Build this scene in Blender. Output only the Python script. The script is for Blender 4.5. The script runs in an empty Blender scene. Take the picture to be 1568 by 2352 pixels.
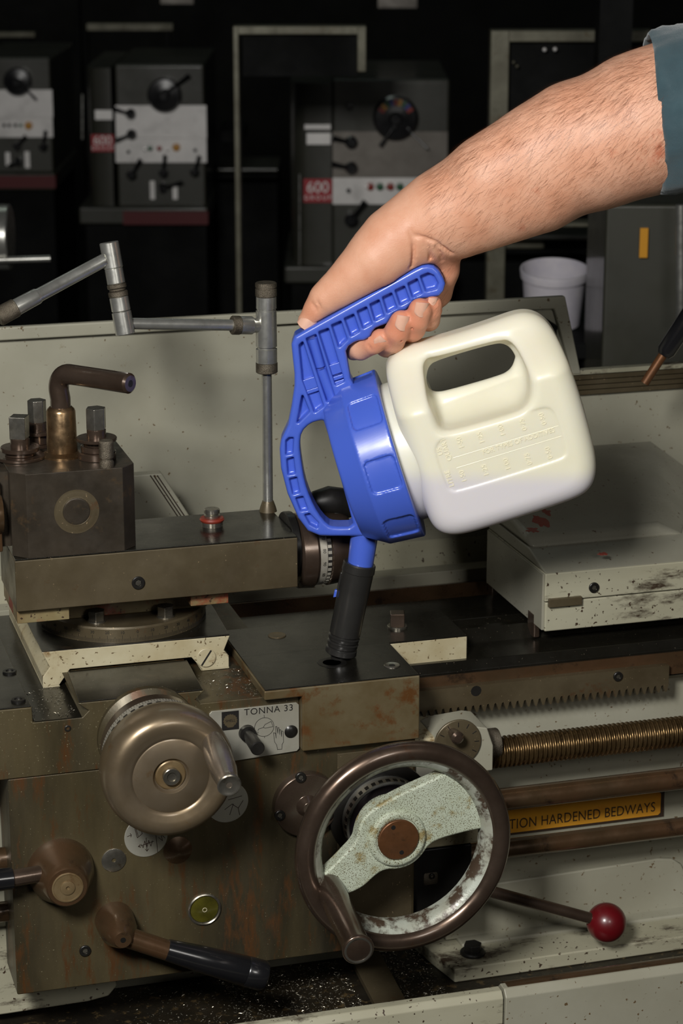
import bpy, bmesh, math, random
import numpy as np
import openvdb
from mathutils import Vector, Matrix, Quaternion
random.seed(7)
S = bpy.context.scene
COL = S.collection

# ------------------------------------------------------------------ camera, world, light, exposure
F_PX = 5200.0
YAW = math.radians(16.3); PITCH = math.radians(16.1)
CAM = np.array([-450.0, -1620.0, 1620.0])             # millimetres
DIR = np.array([math.sin(YAW)*math.cos(PITCH), math.cos(YAW)*math.cos(PITCH), -math.sin(PITCH)])
RGT = np.array([math.cos(YAW), -math.sin(YAW), 0.0])
UPV = np.cross(RGT, DIR)
HZ = np.array([math.sin(YAW), math.cos(YAW), 0.0])    # horizontal viewing direction
cd = bpy.data.cameras.new('camera'); cam = bpy.data.objects.new('camera', cd); COL.objects.link(cam)
cd.sensor_fit = 'VERTICAL'; cd.sensor_height = 36.0; cd.sensor_width = 24.0
cd.lens = 36.0*F_PX/2352.0
cd.clip_start = 0.05; cd.clip_end = 60
cam.location = CAM*0.001
cam.rotation_euler = (math.pi/2-PITCH, 0, -YAW)
cd.dof.use_dof = True; cd.dof.focus_distance = 1.79; cd.dof.aperture_fstop = 12.0
S.camera = cam

W = bpy.data.worlds.new('world'); S.world = W; W.use_nodes = True
W.node_tree.nodes['Background'].inputs[0].default_value = (0.75, 0.85, 1.0, 1)
W.node_tree.nodes['Background'].inputs[1].default_value = 0.006

def area(name, loc_mm, target_mm, sx, sy, power, color=(1, 1, 1)):
    l = bpy.data.lights.new(name, 'AREA'); l.shape = 'RECTANGLE'; l.size = sx; l.size_y = sy
    l.energy = power; l.color = color
    o = bpy.data.objects.new(name, l); COL.objects.link(o)
    o.location = Vector(loc_mm)*0.001
    o.rotation_euler = (Vector(target_mm)-Vector(loc_mm)).to_track_quat('-Z', 'Y').to_euler()
    return o
area('softbox', CAM - RGT*430 + UPV*480, (60, 90, 1120), 0.32, 0.32, 38.0, (1.0, 0.98, 0.94))
area('fill_light', CAM + RGT*650 + UPV*200, (150, 200, 1100), 0.35, 0.35, 4.5, (1.0, 0.96, 0.9))  # added weak fill from the right, lifts the softbox shadows
area('background_fill', (600, 3600, 4300), (500, 4200, 900), 2.4, 0.5, 6.0, (0.85, 1.0, 0.9))  # added overhead light with no visible source, weakly brightens the background
S.view_settings.view_transform = 'Standard'; S.view_settings.look = 'None'
S.view_settings.exposure = 0.0; S.view_settings.gamma = 1.0
S.view_settings.use_curve_mapping = False

# ------------------------------------------------------------------ measuring helpers (pixel ray onto a real plane)
def ray(x, y): return DIR + RGT*((x-784)/F_PX) - UPV*((y-1176)/F_PX)
def PY(x, y, Y): r = ray(x, y); return CAM + r*((Y-CAM[1])/r[1])
def PZ(x, y, Z): r = ray(x, y); return CAM + r*((Z-CAM[2])/r[2])
def H2(x, y, H):                                       # point on an upright plane H mm in front of the photographer
    r = ray(x, y); return CAM + r*(H/float(r@HZ))
HJ = 1735.9
def L2W(u, v, w): return CAM + HZ*(HJ-w) + RGT*u + np.array([0, 0, 1.0])*v      # jug frame to world, mm
def J(x, y, w=0.0):                                    # pixel to jug-frame coordinates at offset w
    r = ray(x, y); t = (HJ-w)/float(r@HZ)
    return np.array([t*float(r@RGT), t*r[2], w])

# ------------------------------------------------------------------ materials
def lin(c):
    c = c/255.0
    return c/12.92 if c <= 0.04045 else ((c+0.055)/1.055)**2.4
def rgb(t): return (lin(t[0]), lin(t[1]), lin(t[2]), 1.0)
def mat(name, c1, c2=None, c3=None, amt3=0.35, metal=0.0, rough=0.45, rvar=0.12, scale=22.0, stretch=(1, 1, 1),
        scale3=None, speck=None, speck_scale=900.0, speck_amt=0.35, bump=0.0, bump_scale=300.0, sss=0.0, sss_col=None, coat=0.0,
        spec=0.5, sheen=0.0, trans=0.0):
    m = bpy.data.materials.new(name); m.use_nodes = True
    nt = m.node_tree; N = nt.nodes; Lk = nt.links
    b = N['Principled BSDF']
    tc = N.new('ShaderNodeTexCoord'); mp = N.new('ShaderNodeMapping'); mp.inputs['Scale'].default_value = stretch
    Lk.new(tc.outputs['Object'], mp.inputs['Vector'])
    def noise(sc, det=5.0, r=0.6, vec=None):
        n = N.new('ShaderNodeTexNoise'); n.inputs['Scale'].default_value = sc; n.inputs['Detail'].default_value = det
        n.inputs['Roughness'].default_value = r
        Lk.new((vec or mp.outputs['Vector']), n.inputs['Vector']); return n
    def ramp(src, a, c):
        r = N.new('ShaderNodeMapRange'); r.inputs['From Min'].default_value = a; r.inputs['From Max'].default_value = c
        Lk.new(src, r.inputs['Value']); return r.outputs['Result']
    def mix(fac, A, B):
        x = N.new('ShaderNodeMix'); x.data_type = 'RGBA'
        Lk.new(fac, x.inputs['Factor'])
        for i, v in ((6, A), (7, B)):
            if isinstance(v, tuple): x.inputs[i].default_value = v
            else: Lk.new(v, x.inputs[i])
        return x.outputs[2]
    col = rgb(c1)
    n1 = noise(scale)
    if c2: col = mix(ramp(n1.outputs['Fac'], 0.35, 0.65), rgb(c1), rgb(c2))
    if c3:
        n3 = noise(scale3 or scale*1.7, 8.0, 0.7)
        lo = 0.68-0.32*amt3
        col = mix(ramp(n3.outputs['Fac'], lo, lo+0.10), col, rgb(c3))
    if speck:
        n4 = noise(speck_scale, 2.0, 0.5, tc.outputs['Object'])
        lo = 0.72-0.3*speck_amt
        col = mix(ramp(n4.outputs['Fac'], lo, lo+0.04), col, rgb(speck))
    if isinstance(col, tuple): b.inputs['Base Color'].default_value = col
    else: Lk.new(col, b.inputs['Base Color'])
    b.inputs['Metallic'].default_value = metal
    if rvar:
        n5 = noise(scale*2.3, 4.0)
        r = N.new('ShaderNodeMapRange'); r.inputs['From Min'].default_value = 0.3; r.inputs['From Max'].default_value = 0.7
        r.inputs['To Min'].default_value = max(0.03, rough-rvar); r.inputs['To Max'].default_value = min(1, rough+rvar)
        Lk.new(n5.outputs['Fac'], r.inputs['Value']); Lk.new(r.outputs['Result'], b.inputs['Roughness'])
    else: b.inputs['Roughness'].default_value = rough
    b.inputs['Specular IOR Level'].default_value = spec
    if bump:
        nb = noise(bump_scale, 4.0, 0.6, tc.outputs['Object'])
        bp = N.new('ShaderNodeBump'); bp.inputs['Strength'].default_value = bump; bp.inputs['Distance'].default_value = 0.0006
        Lk.new(nb.outputs['Fac'], bp.inputs['Height']); Lk.new(bp.outputs['Normal'], b.inputs['Normal'])
    if sss:
        b.inputs['Subsurface Weight'].default_value = sss
        b.inputs['Subsurface Radius'].default_value = sss_col or (0.006, 0.003, 0.002)
        b.inputs['Subsurface Scale'].default_value = 1.0
    if coat: b.inputs['Coat Weight'].default_value = coat; b.inputs['Coat Roughness'].default_value = 0.16
    if sheen: b.inputs['Sheen Weight'].default_value = sheen
    if trans: b.inputs['Transmission Weight'].default_value = trans
    return m

M = {}
M['apron'] = mat('oily_apron_steel', (90, 80, 56), (50, 45, 33), (86, 58, 33), 0.48, metal=0.30, rough=0.42, scale=9, stretch=(1.6, 1, .35), scale3=34, speck=(140, 132, 104), speck_scale=700, speck_amt=.10, bump=.15)
M['slide'] = mat('oily_slide_steel', (96, 86, 66), (76, 66, 48), (84, 54, 30), 0.25, metal=0.32, rough=0.40, scale=14, bump=.08, speck=(150, 130, 100), speck_scale=500, speck_amt=.06)
M['resv'] = mat('rusty_reservoir_steel', (110, 100, 76), (92, 78, 52), (94, 62, 32), 0.48, metal=0.25, rough=0.42, scale=20, scale3=38, bump=.1)
M['dark'] = mat('ground_dark_steel', (36, 34, 28), (27, 25, 20), (60, 48, 34), 0.2, metal=0.45, rough=0.30, scale=12, bump=.05, coat=.4, speck=(120, 112, 95), speck_scale=600, speck_amt=.04)
M['post'] = mat('tool_post_steel', (74, 66, 56), (58, 52, 44), (88, 72, 54), 0.3, metal=0.45, rough=0.36, scale=25, bump=.08)
M['brown'] = mat('browned_steel', (104, 88, 76), (84, 68, 56), (90, 62, 42), 0.25, metal=0.75, rough=0.30, rvar=.08, scale=18, coat=.7)
M['wheel'] = mat('handled_wheel_steel', (132, 118, 98), (120, 104, 80), (118, 90, 56), 0.22, metal=0.65, rough=0.36, rvar=.07, scale=20, coat=.45)
M['rust'] = mat('rusted_shaft', (98, 72, 50), (84, 66, 46), (56, 44, 34), 0.35, metal=0.55, rough=0.32, scale=26, coat=.7)
M['steel'] = mat('bright_steel', (170, 166, 156), (140, 134, 120), (104, 84, 58), 0.22, metal=0.9, rough=0.28, rvar=.08, scale=40)
M['satin'] = mat('satin_chrome', (196, 196, 190), (176, 175, 168), (120, 98, 70), 0.14, metal=0.82, rough=0.30, rvar=.05, scale=50)
M['knurl'] = mat('knurled_steel', (120, 112, 98), (84, 76, 64), None, metal=0.8, rough=0.45, scale=60, bump=1.0, bump_scale=1500)
M['black'] = mat('blackened_metal', (26, 25, 24), (36, 34, 31), None, metal=0.3, rough=0.38, scale=30)
M['blackplastic'] = mat('black_plastic', (24, 24, 26), None, None, rough=0.22, rvar=.04, coat=.5)
M['nozzle'] = mat('black_rubbery_nozzle', (50, 49, 47), (44, 43, 42), None, metal=.35, rough=0.36, rvar=.03, scale=30, coat=.35)
M['grey'] = mat('grey_machine_paint', (160, 158, 142), (146, 143, 126), (118, 106, 78), 0.10, rough=0.42, scale=7, scale3=60, speck=(96, 78, 54), speck_scale=230, speck_amt=.10)
M['greycover'] = mat('chipped_grey_cover_paint', (150, 148, 134), (138, 135, 120), (90, 78, 58), 0.03, rough=0.34, scale=9, scale3=40, speck=(84, 64, 46), speck_scale=200, speck_amt=.09)
M['chip'] = mat('chipped_edge_paint', (170, 167, 146), (156, 152, 130), (58, 46, 34), 0.42, rough=0.42, scale=10, stretch=(.5, 1, 1.6), scale3=26, speck=(62, 48, 36), speck_scale=260, speck_amt=.2)
M['cream'] = mat('cream_cast_paint', (184, 176, 148), (166, 154, 122), (120, 96, 60), 0.30, rough=0.45, scale=24, speck=(92, 76, 50), speck_scale=320, speck_amt=.2)
M['redpaint'] = mat('worn_red_and_green_paint', (128, 118, 84), (112, 92, 62), (124, 46, 30), 0.42, rough=0.45, scale=34, scale3=24, speck=(60, 44, 30), speck_scale=300, speck_amt=.25)
M['green'] = mat('pitted_pale_green_paint', (186, 194, 176), (172, 180, 158), (142, 128, 86), 0.40, rough=0.50, scale=30, scale3=60, speck=(92, 84, 58), speck_scale=1150, speck_amt=.50, bump=.5, bump_scale=700)
M['worn'] = mat('worn_rim_paint', (182, 188, 176), (150, 148, 132), (74, 60, 48), 0.72, metal=.1, rough=0.38, scale=26, scale3=46, bump=.3, bump_scale=400)
M['copper'] = mat('brown_hub_cap', (118, 78, 48), (100, 68, 44), (84, 60, 40), .3, metal=0.55, rough=0.42, scale=40)
M['handle'] = mat('worn_handle_steel', (150, 140, 128), (134, 122, 108), None, metal=.75, rough=.30, scale=30, coat=.4)
M['tan'] = mat('dull_tan_steel', (128, 110, 80), (112, 92, 62), (92, 64, 38), .35, metal=.4, rough=.4, scale=40)
M['alu'] = mat('satin_aluminium_plate', (186, 184, 172), (168, 164, 148), (120, 96, 60), .08, metal=0.5, rough=0.34, scale=16)
M['dial'] = mat('dial_metal', (176, 172, 160), (150, 144, 130), None, metal=.4, rough=.38, scale=40)
M['ink'] = mat('black_ink', (24, 22, 20), rough=.5, rvar=0)
M['inkbrown'] = mat('dark_brown_ink', (52, 38, 28), rough=.5, rvar=0)
M['ball'] = mat('dark_red_ball', (96, 10, 18), (84, 8, 15), None, rough=.36, rvar=.03, coat=.4)
M['sticker'] = mat('yellow_plate', (206, 150, 48), (190, 128, 36), (170, 96, 40), .3, rough=.35, scale=6)
M['blue'] = mat('blue_plastic', (70, 98, 200), None, None, rough=.34, rvar=.04, coat=.35, spec=.5, sss=.08, sss_col=(.002, .002, .005))
M['white'] = mat('white_plastic', (205, 200, 205), (190, 186, 196), (120, 130, 190), .12, rough=.5, scale=30)
M['skin'] = mat('skin', (222, 170, 142), (212, 154, 124), (196, 122, 94), .14, rough=.44, rvar=.05, scale=34, scale3=22, sss=.12, sss_col=(.009, .004, .0025), bump=.35, bump_scale=900, spec=.4)
M['nail'] = mat('fingernail', (228, 180, 158), (222, 170, 146), None, rough=.22, rvar=.02, scale=90, sss=.1)
M['hair'] = mat('arm_hair', (112, 66, 36), rough=.4, rvar=0)
M['cloth'] = mat('teal_grey_cloth', (52, 76, 84), (44, 66, 74), None, rough=.85, scale=30, sheen=.3, bump=.6, bump_scale=1400)
M['tray'] = mat('oily_swarf_tray', (42, 36, 26), (28, 25, 20), (92, 76, 50), .36, rough=.4, metal=.2, scale=20, scale3=120, bump=.9, bump_scale=260)
M['swarf'] = mat('metal_chips', (190, 184, 168), (120, 112, 96), None, metal=.7, rough=.28, scale=200)
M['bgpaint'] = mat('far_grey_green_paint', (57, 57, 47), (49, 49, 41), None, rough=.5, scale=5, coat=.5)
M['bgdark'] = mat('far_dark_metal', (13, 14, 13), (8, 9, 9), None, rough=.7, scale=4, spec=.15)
M['bgpanel'] = mat('far_control_panel', (238, 235, 232), (222, 219, 216), None, metal=.2, rough=.4, scale=14)
M['bgpanel2'] = mat('far_dim_control_panel', (132, 126, 118), (116, 110, 102), None, metal=.2, rough=.5, scale=16)
M['bgred'] = mat('far_red_badge', (170, 26, 40), rough=.45, rvar=0)
M['bgmaroon'] = mat('far_maroon_base', (88, 16, 20), rough=.6, rvar=0)
M['galv'] = mat('galvanised_angle', (112, 110, 94), (90, 87, 72), (84, 74, 52), .3, metal=.3, rough=.45, scale=24)
M['concrete'] = mat('dark_concrete', (44, 44, 40), (34, 34, 31), None, rough=.8, scale=3)
M['lamp_red'] = mat('red_button', (150, 50, 40), rough=.3, rvar=0)
M['lamp_green'] = mat('green_button', (50, 100, 70), rough=.3, rvar=0)
M['amber'] = mat('amber_knob', (200, 140, 30), rough=.4, rvar=0)
M['oilglass'] = mat('oil_behind_glass', (54, 51, 16), (78, 74, 24), None, rough=.12, rvar=0, scale=60, coat=1.0)

def skin_flush():                                      # redder skin over the fingertips and thumb joint
    nt = M['skin'].node_tree; N = nt.nodes; Lk = nt.links; b = N['Principled BSDF']
    g = N.new('ShaderNodeNewGeometry')
    for (x, y, w, r_, amt) in ((925, 745, 14, .030, .55), (862, 780, 8, .016, .6), (975, 700, 12, .024, .5), (722, 715, 2, .016, .25), (1010, 600, -5, .03, .35)):
        d = N.new('ShaderNodeVectorMath'); d.operation = 'DISTANCE'; Lk.new(g.outputs['Position'], d.inputs[0]); d.inputs[1].default_value = tuple(L2W(*J(x, y, w))*.001)
        m_ = N.new('ShaderNodeMapRange'); m_.interpolation_type = 'SMOOTHSTEP'; m_.inputs['From Min'].default_value = r_; m_.inputs['From Max'].default_value = r_*.3; m_.inputs['To Max'].default_value = amt
        Lk.new(d.outputs['Value'], m_.inputs['Value'])
        x_ = N.new('ShaderNodeMix'); x_.data_type = 'RGBA'; Lk.new(m_.outputs['Result'], x_.inputs['Factor'])
        Lk.new(b.inputs['Base Color'].links[0].from_socket, x_.inputs[6]); x_.inputs[7].default_value = rgb((206, 112, 78)); Lk.new(x_.outputs[2], b.inputs['Base Color'])
skin_flush()

# jug plastic: milky, with the oil standing inside up to a level
def jug_material():
    m = mat('milky_jug_plastic', (228, 224, 200), (232, 228, 212), (214, 188, 120), .0, rough=.36, rvar=.03, scale=9, sss=.35, sss_col=(.02, .016, .010))
    nt = m.node_tree; N = nt.nodes; Lk = nt.links; b = N['Principled BSDF']
    old = b.inputs['Base Color'].links[0].from_socket
    g = N.new('ShaderNodeNewGeometry'); sp = N.new('ShaderNodeSeparateXYZ'); Lk.new(g.outputs['Position'], sp.inputs[0])
    r = N.new('ShaderNodeMapRange'); r.interpolation_type = 'SMOOTHSTEP'
    zl = L2W(*J(1100, 1088, 60))[2]*.001
    r.inputs['From Min'].default_value = zl+.006; r.inputs['From Max'].default_value = zl-.012
    Lk.new(sp.outputs[2], r.inputs['Value'])
    x = N.new('ShaderNodeMix'); x.data_type = 'RGBA'; Lk.new(r.outputs['Result'], x.inputs['Factor'])
    Lk.new(old, x.inputs[6]); x.inputs[7].default_value = rgb((212, 208, 211)); Lk.new(x.outputs[2], b.inputs['Base Color'])
    return m
M['jug'] = jug_material()

# ------------------------------------------------------------------ object helpers
def tag(o, label=None, cat=None, group=None, kind=None):
    if label: o['label'] = label
    if cat: o['category'] = cat
    if group: o['group'] = group
    if kind: o['kind'] = kind
    return o
BASE = {}
def thing(name, label, cat, loc, group=None):
    o = bpy.data.objects.new(name, None); COL.objects.link(o); o.empty_display_size = .02
    loc = np.array(loc, float); o.location = loc*.001; BASE[o.name] = loc
    return tag(o, label, cat, group)
def link_mesh(name, me, m, parent=None, base=None):
    o = bpy.data.objects.new(name, me); COL.objects.link(o)
    if isinstance(m, (list, tuple)):
        for q in m: me.materials.append(q)
    else: me.materials.append(m)
    if parent is not None: o.parent = parent; BASE[o.name] = BASE[parent.name]
    else: BASE[o.name] = base; o.location = np.array(base)*.001
    return o

class MB:
    def __init__(s): s.v = []; s.f = []
    def add(s, vs, fs):
        n = len(s.v); s.v += [tuple(map(float, p)) for p in vs]; s.f += [tuple(i+n for i in f) for f in fs]; return s
    def box(s, x0, x1, y0, y1, z0, z1):
        return s.add([(x0, y0, z0), (x1, y0, z0), (x1, y1, z0), (x0, y1, z0), (x0, y0, z1), (x1, y0, z1), (x1, y1, z1), (x0, y1, z1)],
                     [(0, 3, 2, 1), (4, 5, 6, 7), (0, 1, 5, 4), (1, 2, 6, 5), (2, 3, 7, 6), (3, 0, 4, 7)])
    def obox(s, c, ax, ay, az, hx, hy, hz):
        c, ax, ay, az = map(np.array, (c, ax, ay, az)); vs = []
        for k in (-1, 1):
            for (i, j) in ((-1, -1), (1, -1), (1, 1), (-1, 1)): vs.append(c+ax*i*hx+ay*j*hy+az*k*hz)
        return s.add(vs, [(0, 3, 2, 1), (4, 5, 6, 7), (0, 1, 5, 4), (1, 2, 6, 5), (2, 3, 7, 6), (3, 0, 4, 7)])
    def prism(s, pts, axis, a, b):
        n = len(pts)
        def mk(p, t): return {'x': (t, p[0], p[1]), 'y': (p[0], t, p[1]), 'z': (p[0], p[1], t)}[axis]
        vs = [mk(p, a) for p in pts]+[mk(p, b) for p in pts]
        return s.add(vs, [tuple(range(n)), tuple(range(2*n-1, n-1, -1))]+[(i, i+n, (i+1) % n+n, (i+1) % n) for i in range(n)])
    def loft(s, A, B):                                  # two matching rings of 3-D points
        n = len(A)
        return s.add(list(A)+list(B), [tuple(range(n)), tuple(range(2*n-1, n-1, -1))]+[(i, i+n, (i+1) % n+n, (i+1) % n) for i in range(n)])
    def lathe(s, prof, o, d, n=48, ref=None):           # prof: (t along d, radius)
        o = np.array(o, float); d = np.array(d, float); d /= np.linalg.norm(d)
        a = np.array(ref, float) if ref is not None else (np.array([0, 0, 1.]) if abs(d[2]) < .9 else np.array([1., 0, 0]))
        a = a-d*(a@d); a /= np.linalg.norm(a); b = np.cross(d, a)
        vs = []; fs = []; rings = []
        for t, r in prof:
            if r <= 1e-6: rings.append([len(vs)]); vs.append(o+d*t)
            else:
                rings.append(list(range(len(vs), len(vs)+n)))
                vs += [o+d*t+(a*math.cos(2*math.pi*k/n)+b*math.sin(2*math.pi*k/n))*r for k in range(n)]
        for A, B in zip(rings, rings[1:]):
            if len(A) == 1 and len(B) == 1: continue
            for k in range(n):
                k2 = (k+1) % n
                if len(A) == 1: fs.append((A[0], B[k], B[k2]))
                elif len(B) == 1: fs.append((A[k], A[k2], B[0])[::-1] if False else (A[k2], A[k], B[0]))
                else: fs.append((A[k], B[k], B[k2], A[k2]))
        if len(rings[0]) > 1: fs.append(tuple(rings[0]))
        if len(rings[-1]) > 1: fs.append(tuple(rings[-1][::-1]))
        return s.add(vs, fs)
    def cyl(s, p0, p1, r0, r1=None, n=32, ch=0.0):
        p0 = np.array(p0, float); p1 = np.array(p1, float); L = float(np.linalg.norm(p1-p0)); r1 = r0 if r1 is None else r1
        pr = [(0, r0), (L, r1)] if not ch else [(0, r0-ch), (ch*.3, r0-ch*.3), (ch, r0), (L-ch, r1), (L-ch*.3, r1-ch*.3), (L, r1-ch)]
        return s.lathe(pr, p0, p1-p0, n)
    def tube(s, pts, rad, n=20, cap=True, flat=1.0, ref=None):
        P = [np.array(p, float) for p in pts]; m = len(P)
        if not isinstance(rad, (list, tuple, np.ndarray)): rad = [rad]*m
        T = []
        for i in range(m):
            t = P[min(i+1, m-1)]-P[max(i-1, 0)]; T.append(t/np.linalg.norm(t))
        a = np.array(ref, float) if ref is not None else (np.array([0, 0, 1.]) if abs(T[0][2]) < .9 else np.array([1., 0, 0]))
        vs = []; fs = []
        for i in range(m):
            a = a-T[i]*(a@T[i]); a /= np.linalg.norm(a); b = np.cross(T[i], a)
            vs += [P[i]+(a*math.cos(2*math.pi*k/n)*flat+b*math.sin(2*math.pi*k/n))*rad[i] for k in range(n)]
        for i in range(m-1):
            for k in range(n):
                k2 = (k+1) % n; fs.append((i*n+k, (i+1)*n+k, (i+1)*n+k2, i*n+k2))
        if cap: fs.append(tuple(range(n))); fs.append(tuple(range((m-1)*n+n-1, (m-1)*n-1, -1)))
        return s.add(vs, fs)
    def torus(s, c, d, R, r, n=72, m=20):
        c = np.array(c, float); d = np.array(d, float); d /= np.linalg.norm(d)
        a = np.array([0, 0, 1.]) if abs(d[2]) < .9 else np.array([1., 0, 0]); a = a-d*(a@d); a /= np.linalg.norm(a); b = np.cross(d, a)
        vs = []; fs = []
        for i in range(n):
            e = a*math.cos(2*math.pi*i/n)+b*math.sin(2*math.pi*i/n)
            for j in range(m):
                q = 2*math.pi*j/m; vs.append(c+e*(R+r*math.cos(q))+d*r*math.sin(q))
        for i in range(n):
            for j in range(m): fs.append((i*m+j, i*m+(j+1) % m, ((i+1) % n)*m+(j+1) % m, ((i+1) % n)*m+j))
        return s.add(vs, fs)
    def sphere(s, c, r, n=32, m=20, sc=(1, 1, 1)):
        vs = []; fs = []; c = np.array(c, float)
        for i in range(1, m):
            q = math.pi*i/m
            for k in range(n): vs.append(c+np.array([math.sin(q)*math.cos(2*math.pi*k/n)*sc[0], math.sin(q)*math.sin(2*math.pi*k/n)*sc[1], math.cos(q)*sc[2]])*r)
        t = len(vs); vs += [c+np.array([0, 0, r*sc[2]]), c-np.array([0, 0, r*sc[2]])]
        for i in range(m-2):
            for k in range(n): fs.append((i*n+k, (i+1)*n+k, (i+1)*n+(k+1) % n, i*n+(k+1) % n))
        for k in range(n): fs.append((t, k, (k+1) % n)); fs.append((t+1, (m-2)*n+(k+1) % n, (m-2)*n+k))
        return s.add(vs, fs)
    def build(s, name, m, parent=None, bevel=0.0, seg=2, angle=32, base=None, fix=True):
        V = np.array(s.v)
        if parent is not None: b = BASE[parent.name]
        elif base is not None: b = np.array(base, float)
        else: b = np.array([(V[:, 0].min()+V[:, 0].max())/2, (V[:, 1].min()+V[:, 1].max())/2, V[:, 2].min()])
        me = bpy.data.meshes.new(name); me.from_pydata([tuple(p) for p in (V-b)*.001], [], s.f)
        if fix:
            bm = bmesh.new(); bm.from_mesh(me); bmesh.ops.recalc_face_normals(bm, faces=bm.faces); bm.to_mesh(me); bm.free()
        me.polygons.foreach_set('use_smooth', [True]*len(me.polygons)); me.set_sharp_from_angle(angle=math.radians(angle))
        o = link_mesh(name, me, m, parent, b)
        if bevel:
            md = o.modifiers.new('bevel', 'BEVEL'); md.width = bevel*.001; md.segments = seg; md.limit_method = 'ANGLE'
            md.angle_limit = math.radians(35); md.harden_normals = True
        return o

def text(body, size, origin, ux, uy, m, parent, name='lettering', align='LEFT', depth=.15, spacing=1.0, wx=1.0, label=None, base=None, curve=None):
    c = bpy.data.curves.new(name, 'FONT'); c.body = body; c.size = size*.001; c.align_x = align; c.align_y = 'CENTER'
    c.extrude = depth*.5*.001; c.space_character = spacing; c.resolution_u = 4
    t = bpy.data.objects.new(name, c); COL.objects.link(t)
    dg = bpy.context.evaluated_depsgraph_get()
    me = bpy.data.meshes.new_from_object(t.evaluated_get(dg)); bpy.data.objects.remove(t); bpy.data.curves.remove(c)
    ux = np.array(ux, float); ux /= np.linalg.norm(ux); uy = np.array(uy, float); uy /= np.linalg.norm(uy); uz = np.cross(ux, uy)
    b = BASE[parent.name] if parent is not None else np.array(base if base is not None else origin, float)
    R = Matrix([[ux[i]*wx, uy[i], uz[i]] for i in range(3)]).to_4x4()
    me.transform(Matrix.Translation(Vector((np.array(origin)-b)*.001)) @ R)
    if curve is not None:
        for v in me.vertices: v.co = Vector((curve(np.array(v.co)*1000+b)-b)*.001)
    me.materials.clear()
    o = link_mesh(name, me, m, parent, b)
    if label: o['label'] = label
    return o

def strokes(lines, width, origin, ux, uy, m, parent, name='symbol', depth=.12, closed=False):
    """thin inked lines: polylines in (x, y) on the plane origin + x*ux + y*uy, as shallow ribbons"""
    ux = np.array(ux, float); uy = np.array(uy, float); uz = np.cross(ux, uy); o = np.array(origin, float); mb = MB()
    for ln in lines:
        for (a, c) in zip(ln, ln[1:]):
            a = np.array(a, float); c = np.array(c, float); d = c-a; L = np.linalg.norm(d)
            if L < 1e-6: continue
            d /= L; a = a-d*width*.4; c = c+d*width*.4; nrm = np.array([-d[1], d[0]])*width/2
            q = [a-nrm, c-nrm, c+nrm, a+nrm]
            mb.loft([o+ux*p[0]+uy*p[1] for p in q], [o+ux*p[0]+uy*p[1]+uz*depth for p in q])
    return mb.build(name, m, parent)
def circle(cx, cy, r, n=32, a0=0, a1=360): return [(cx+r*math.cos(math.radians(a0+(a1-a0)*k/n)), cy+r*math.sin(math.radians(a0+(a1-a0)*k/n))) for k in range(n+1)]
X3 = (1, 0, 0); Y3 = (0, 1, 0); Z3 = (0, 0, 1); mY = (0, -1, 0); mX = (-1, 0, 0)

def ngon(c, d, r, n, ref, L, rot=0):
    """ring of points for an n-sided head"""
    d = np.array(d, float); a = np.array(ref, float); b = np.cross(d, a); c = np.array(c, float)
    A = [c+(a*math.cos(rot+2*math.pi*k/n)+b*math.sin(rot+2*math.pi*k/n))*r for k in range(n)]
    return A, [p+d*L for p in A]
def cap_screw(c, d, r, parent, name='cap_screw', m=None, proud=1.7, label=None):
    """socket-head screw seen end on: head with a hexagonal socket; a thing's part"""
    mb = MB().lathe([(-.5, r), (proud-.3, r), (proud, r-.4), (proud, r*.55), (proud-1.2*min(1, r/3), r*.5), (proud-1.2*min(1, r/3), 0)], c, d, 24)
    o = mb.build(name, m or M['black'], parent)
    s = MB(); A, B = ngon(np.array(c)+np.array(d, float)*(proud-1.15*min(1, r/3)), d, r*.48, 6, Z3 if abs(d[2]) < .5 else X3, .1); s.loft(A, B)
    s.build('socket', M['steel'], o)
    if label: o['label'] = label
    return o

# ------------------------------------------------------------------ signed-distance modelling (jug frame, mm)
def poly_sdf(P, X, Y):
    P = np.array(P, float); n = len(P); d = np.full(X.shape, 1e9); s = np.ones(X.shape)
    for i in range(n):
        j = (i-1) % n
        ex, ey = P[j]-P[i]; wx = X-P[i, 0]; wy = Y-P[i, 1]
        t = np.clip((wx*ex+wy*ey)/(ex*ex+ey*ey+1e-12), 0, 1)
        bx = wx-ex*t; by = wy-ey*t; d = np.minimum(d, bx*bx+by*by)
        c1 = Y >= P[i, 1]; c2 = Y < P[j, 1]; c3 = ex*wy > ey*wx
        fl = (c1 & c2 & c3) | (~c1 & ~c2 & ~c3); s = np.where(fl, -s, s)
    return s*np.sqrt(d)
def smin(a, b, k):
    h = np.clip(.5+.5*(b-a)/k, 0, 1); return b*(1-h)+a*h-k*h*(1-h)
def smax(a, b, k): return -smin(-a, -b, k)
def chaikin(P, n=2):
    P = [np.array(p, float) for p in P]
    for _ in range(n):
        Q = []
        for i in range(len(P)):
            a, b = P[i], P[(i+1) % len(P)]; Q += [a*.75+b*.25, a*.25+b*.75]
        P = Q
    return P
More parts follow.
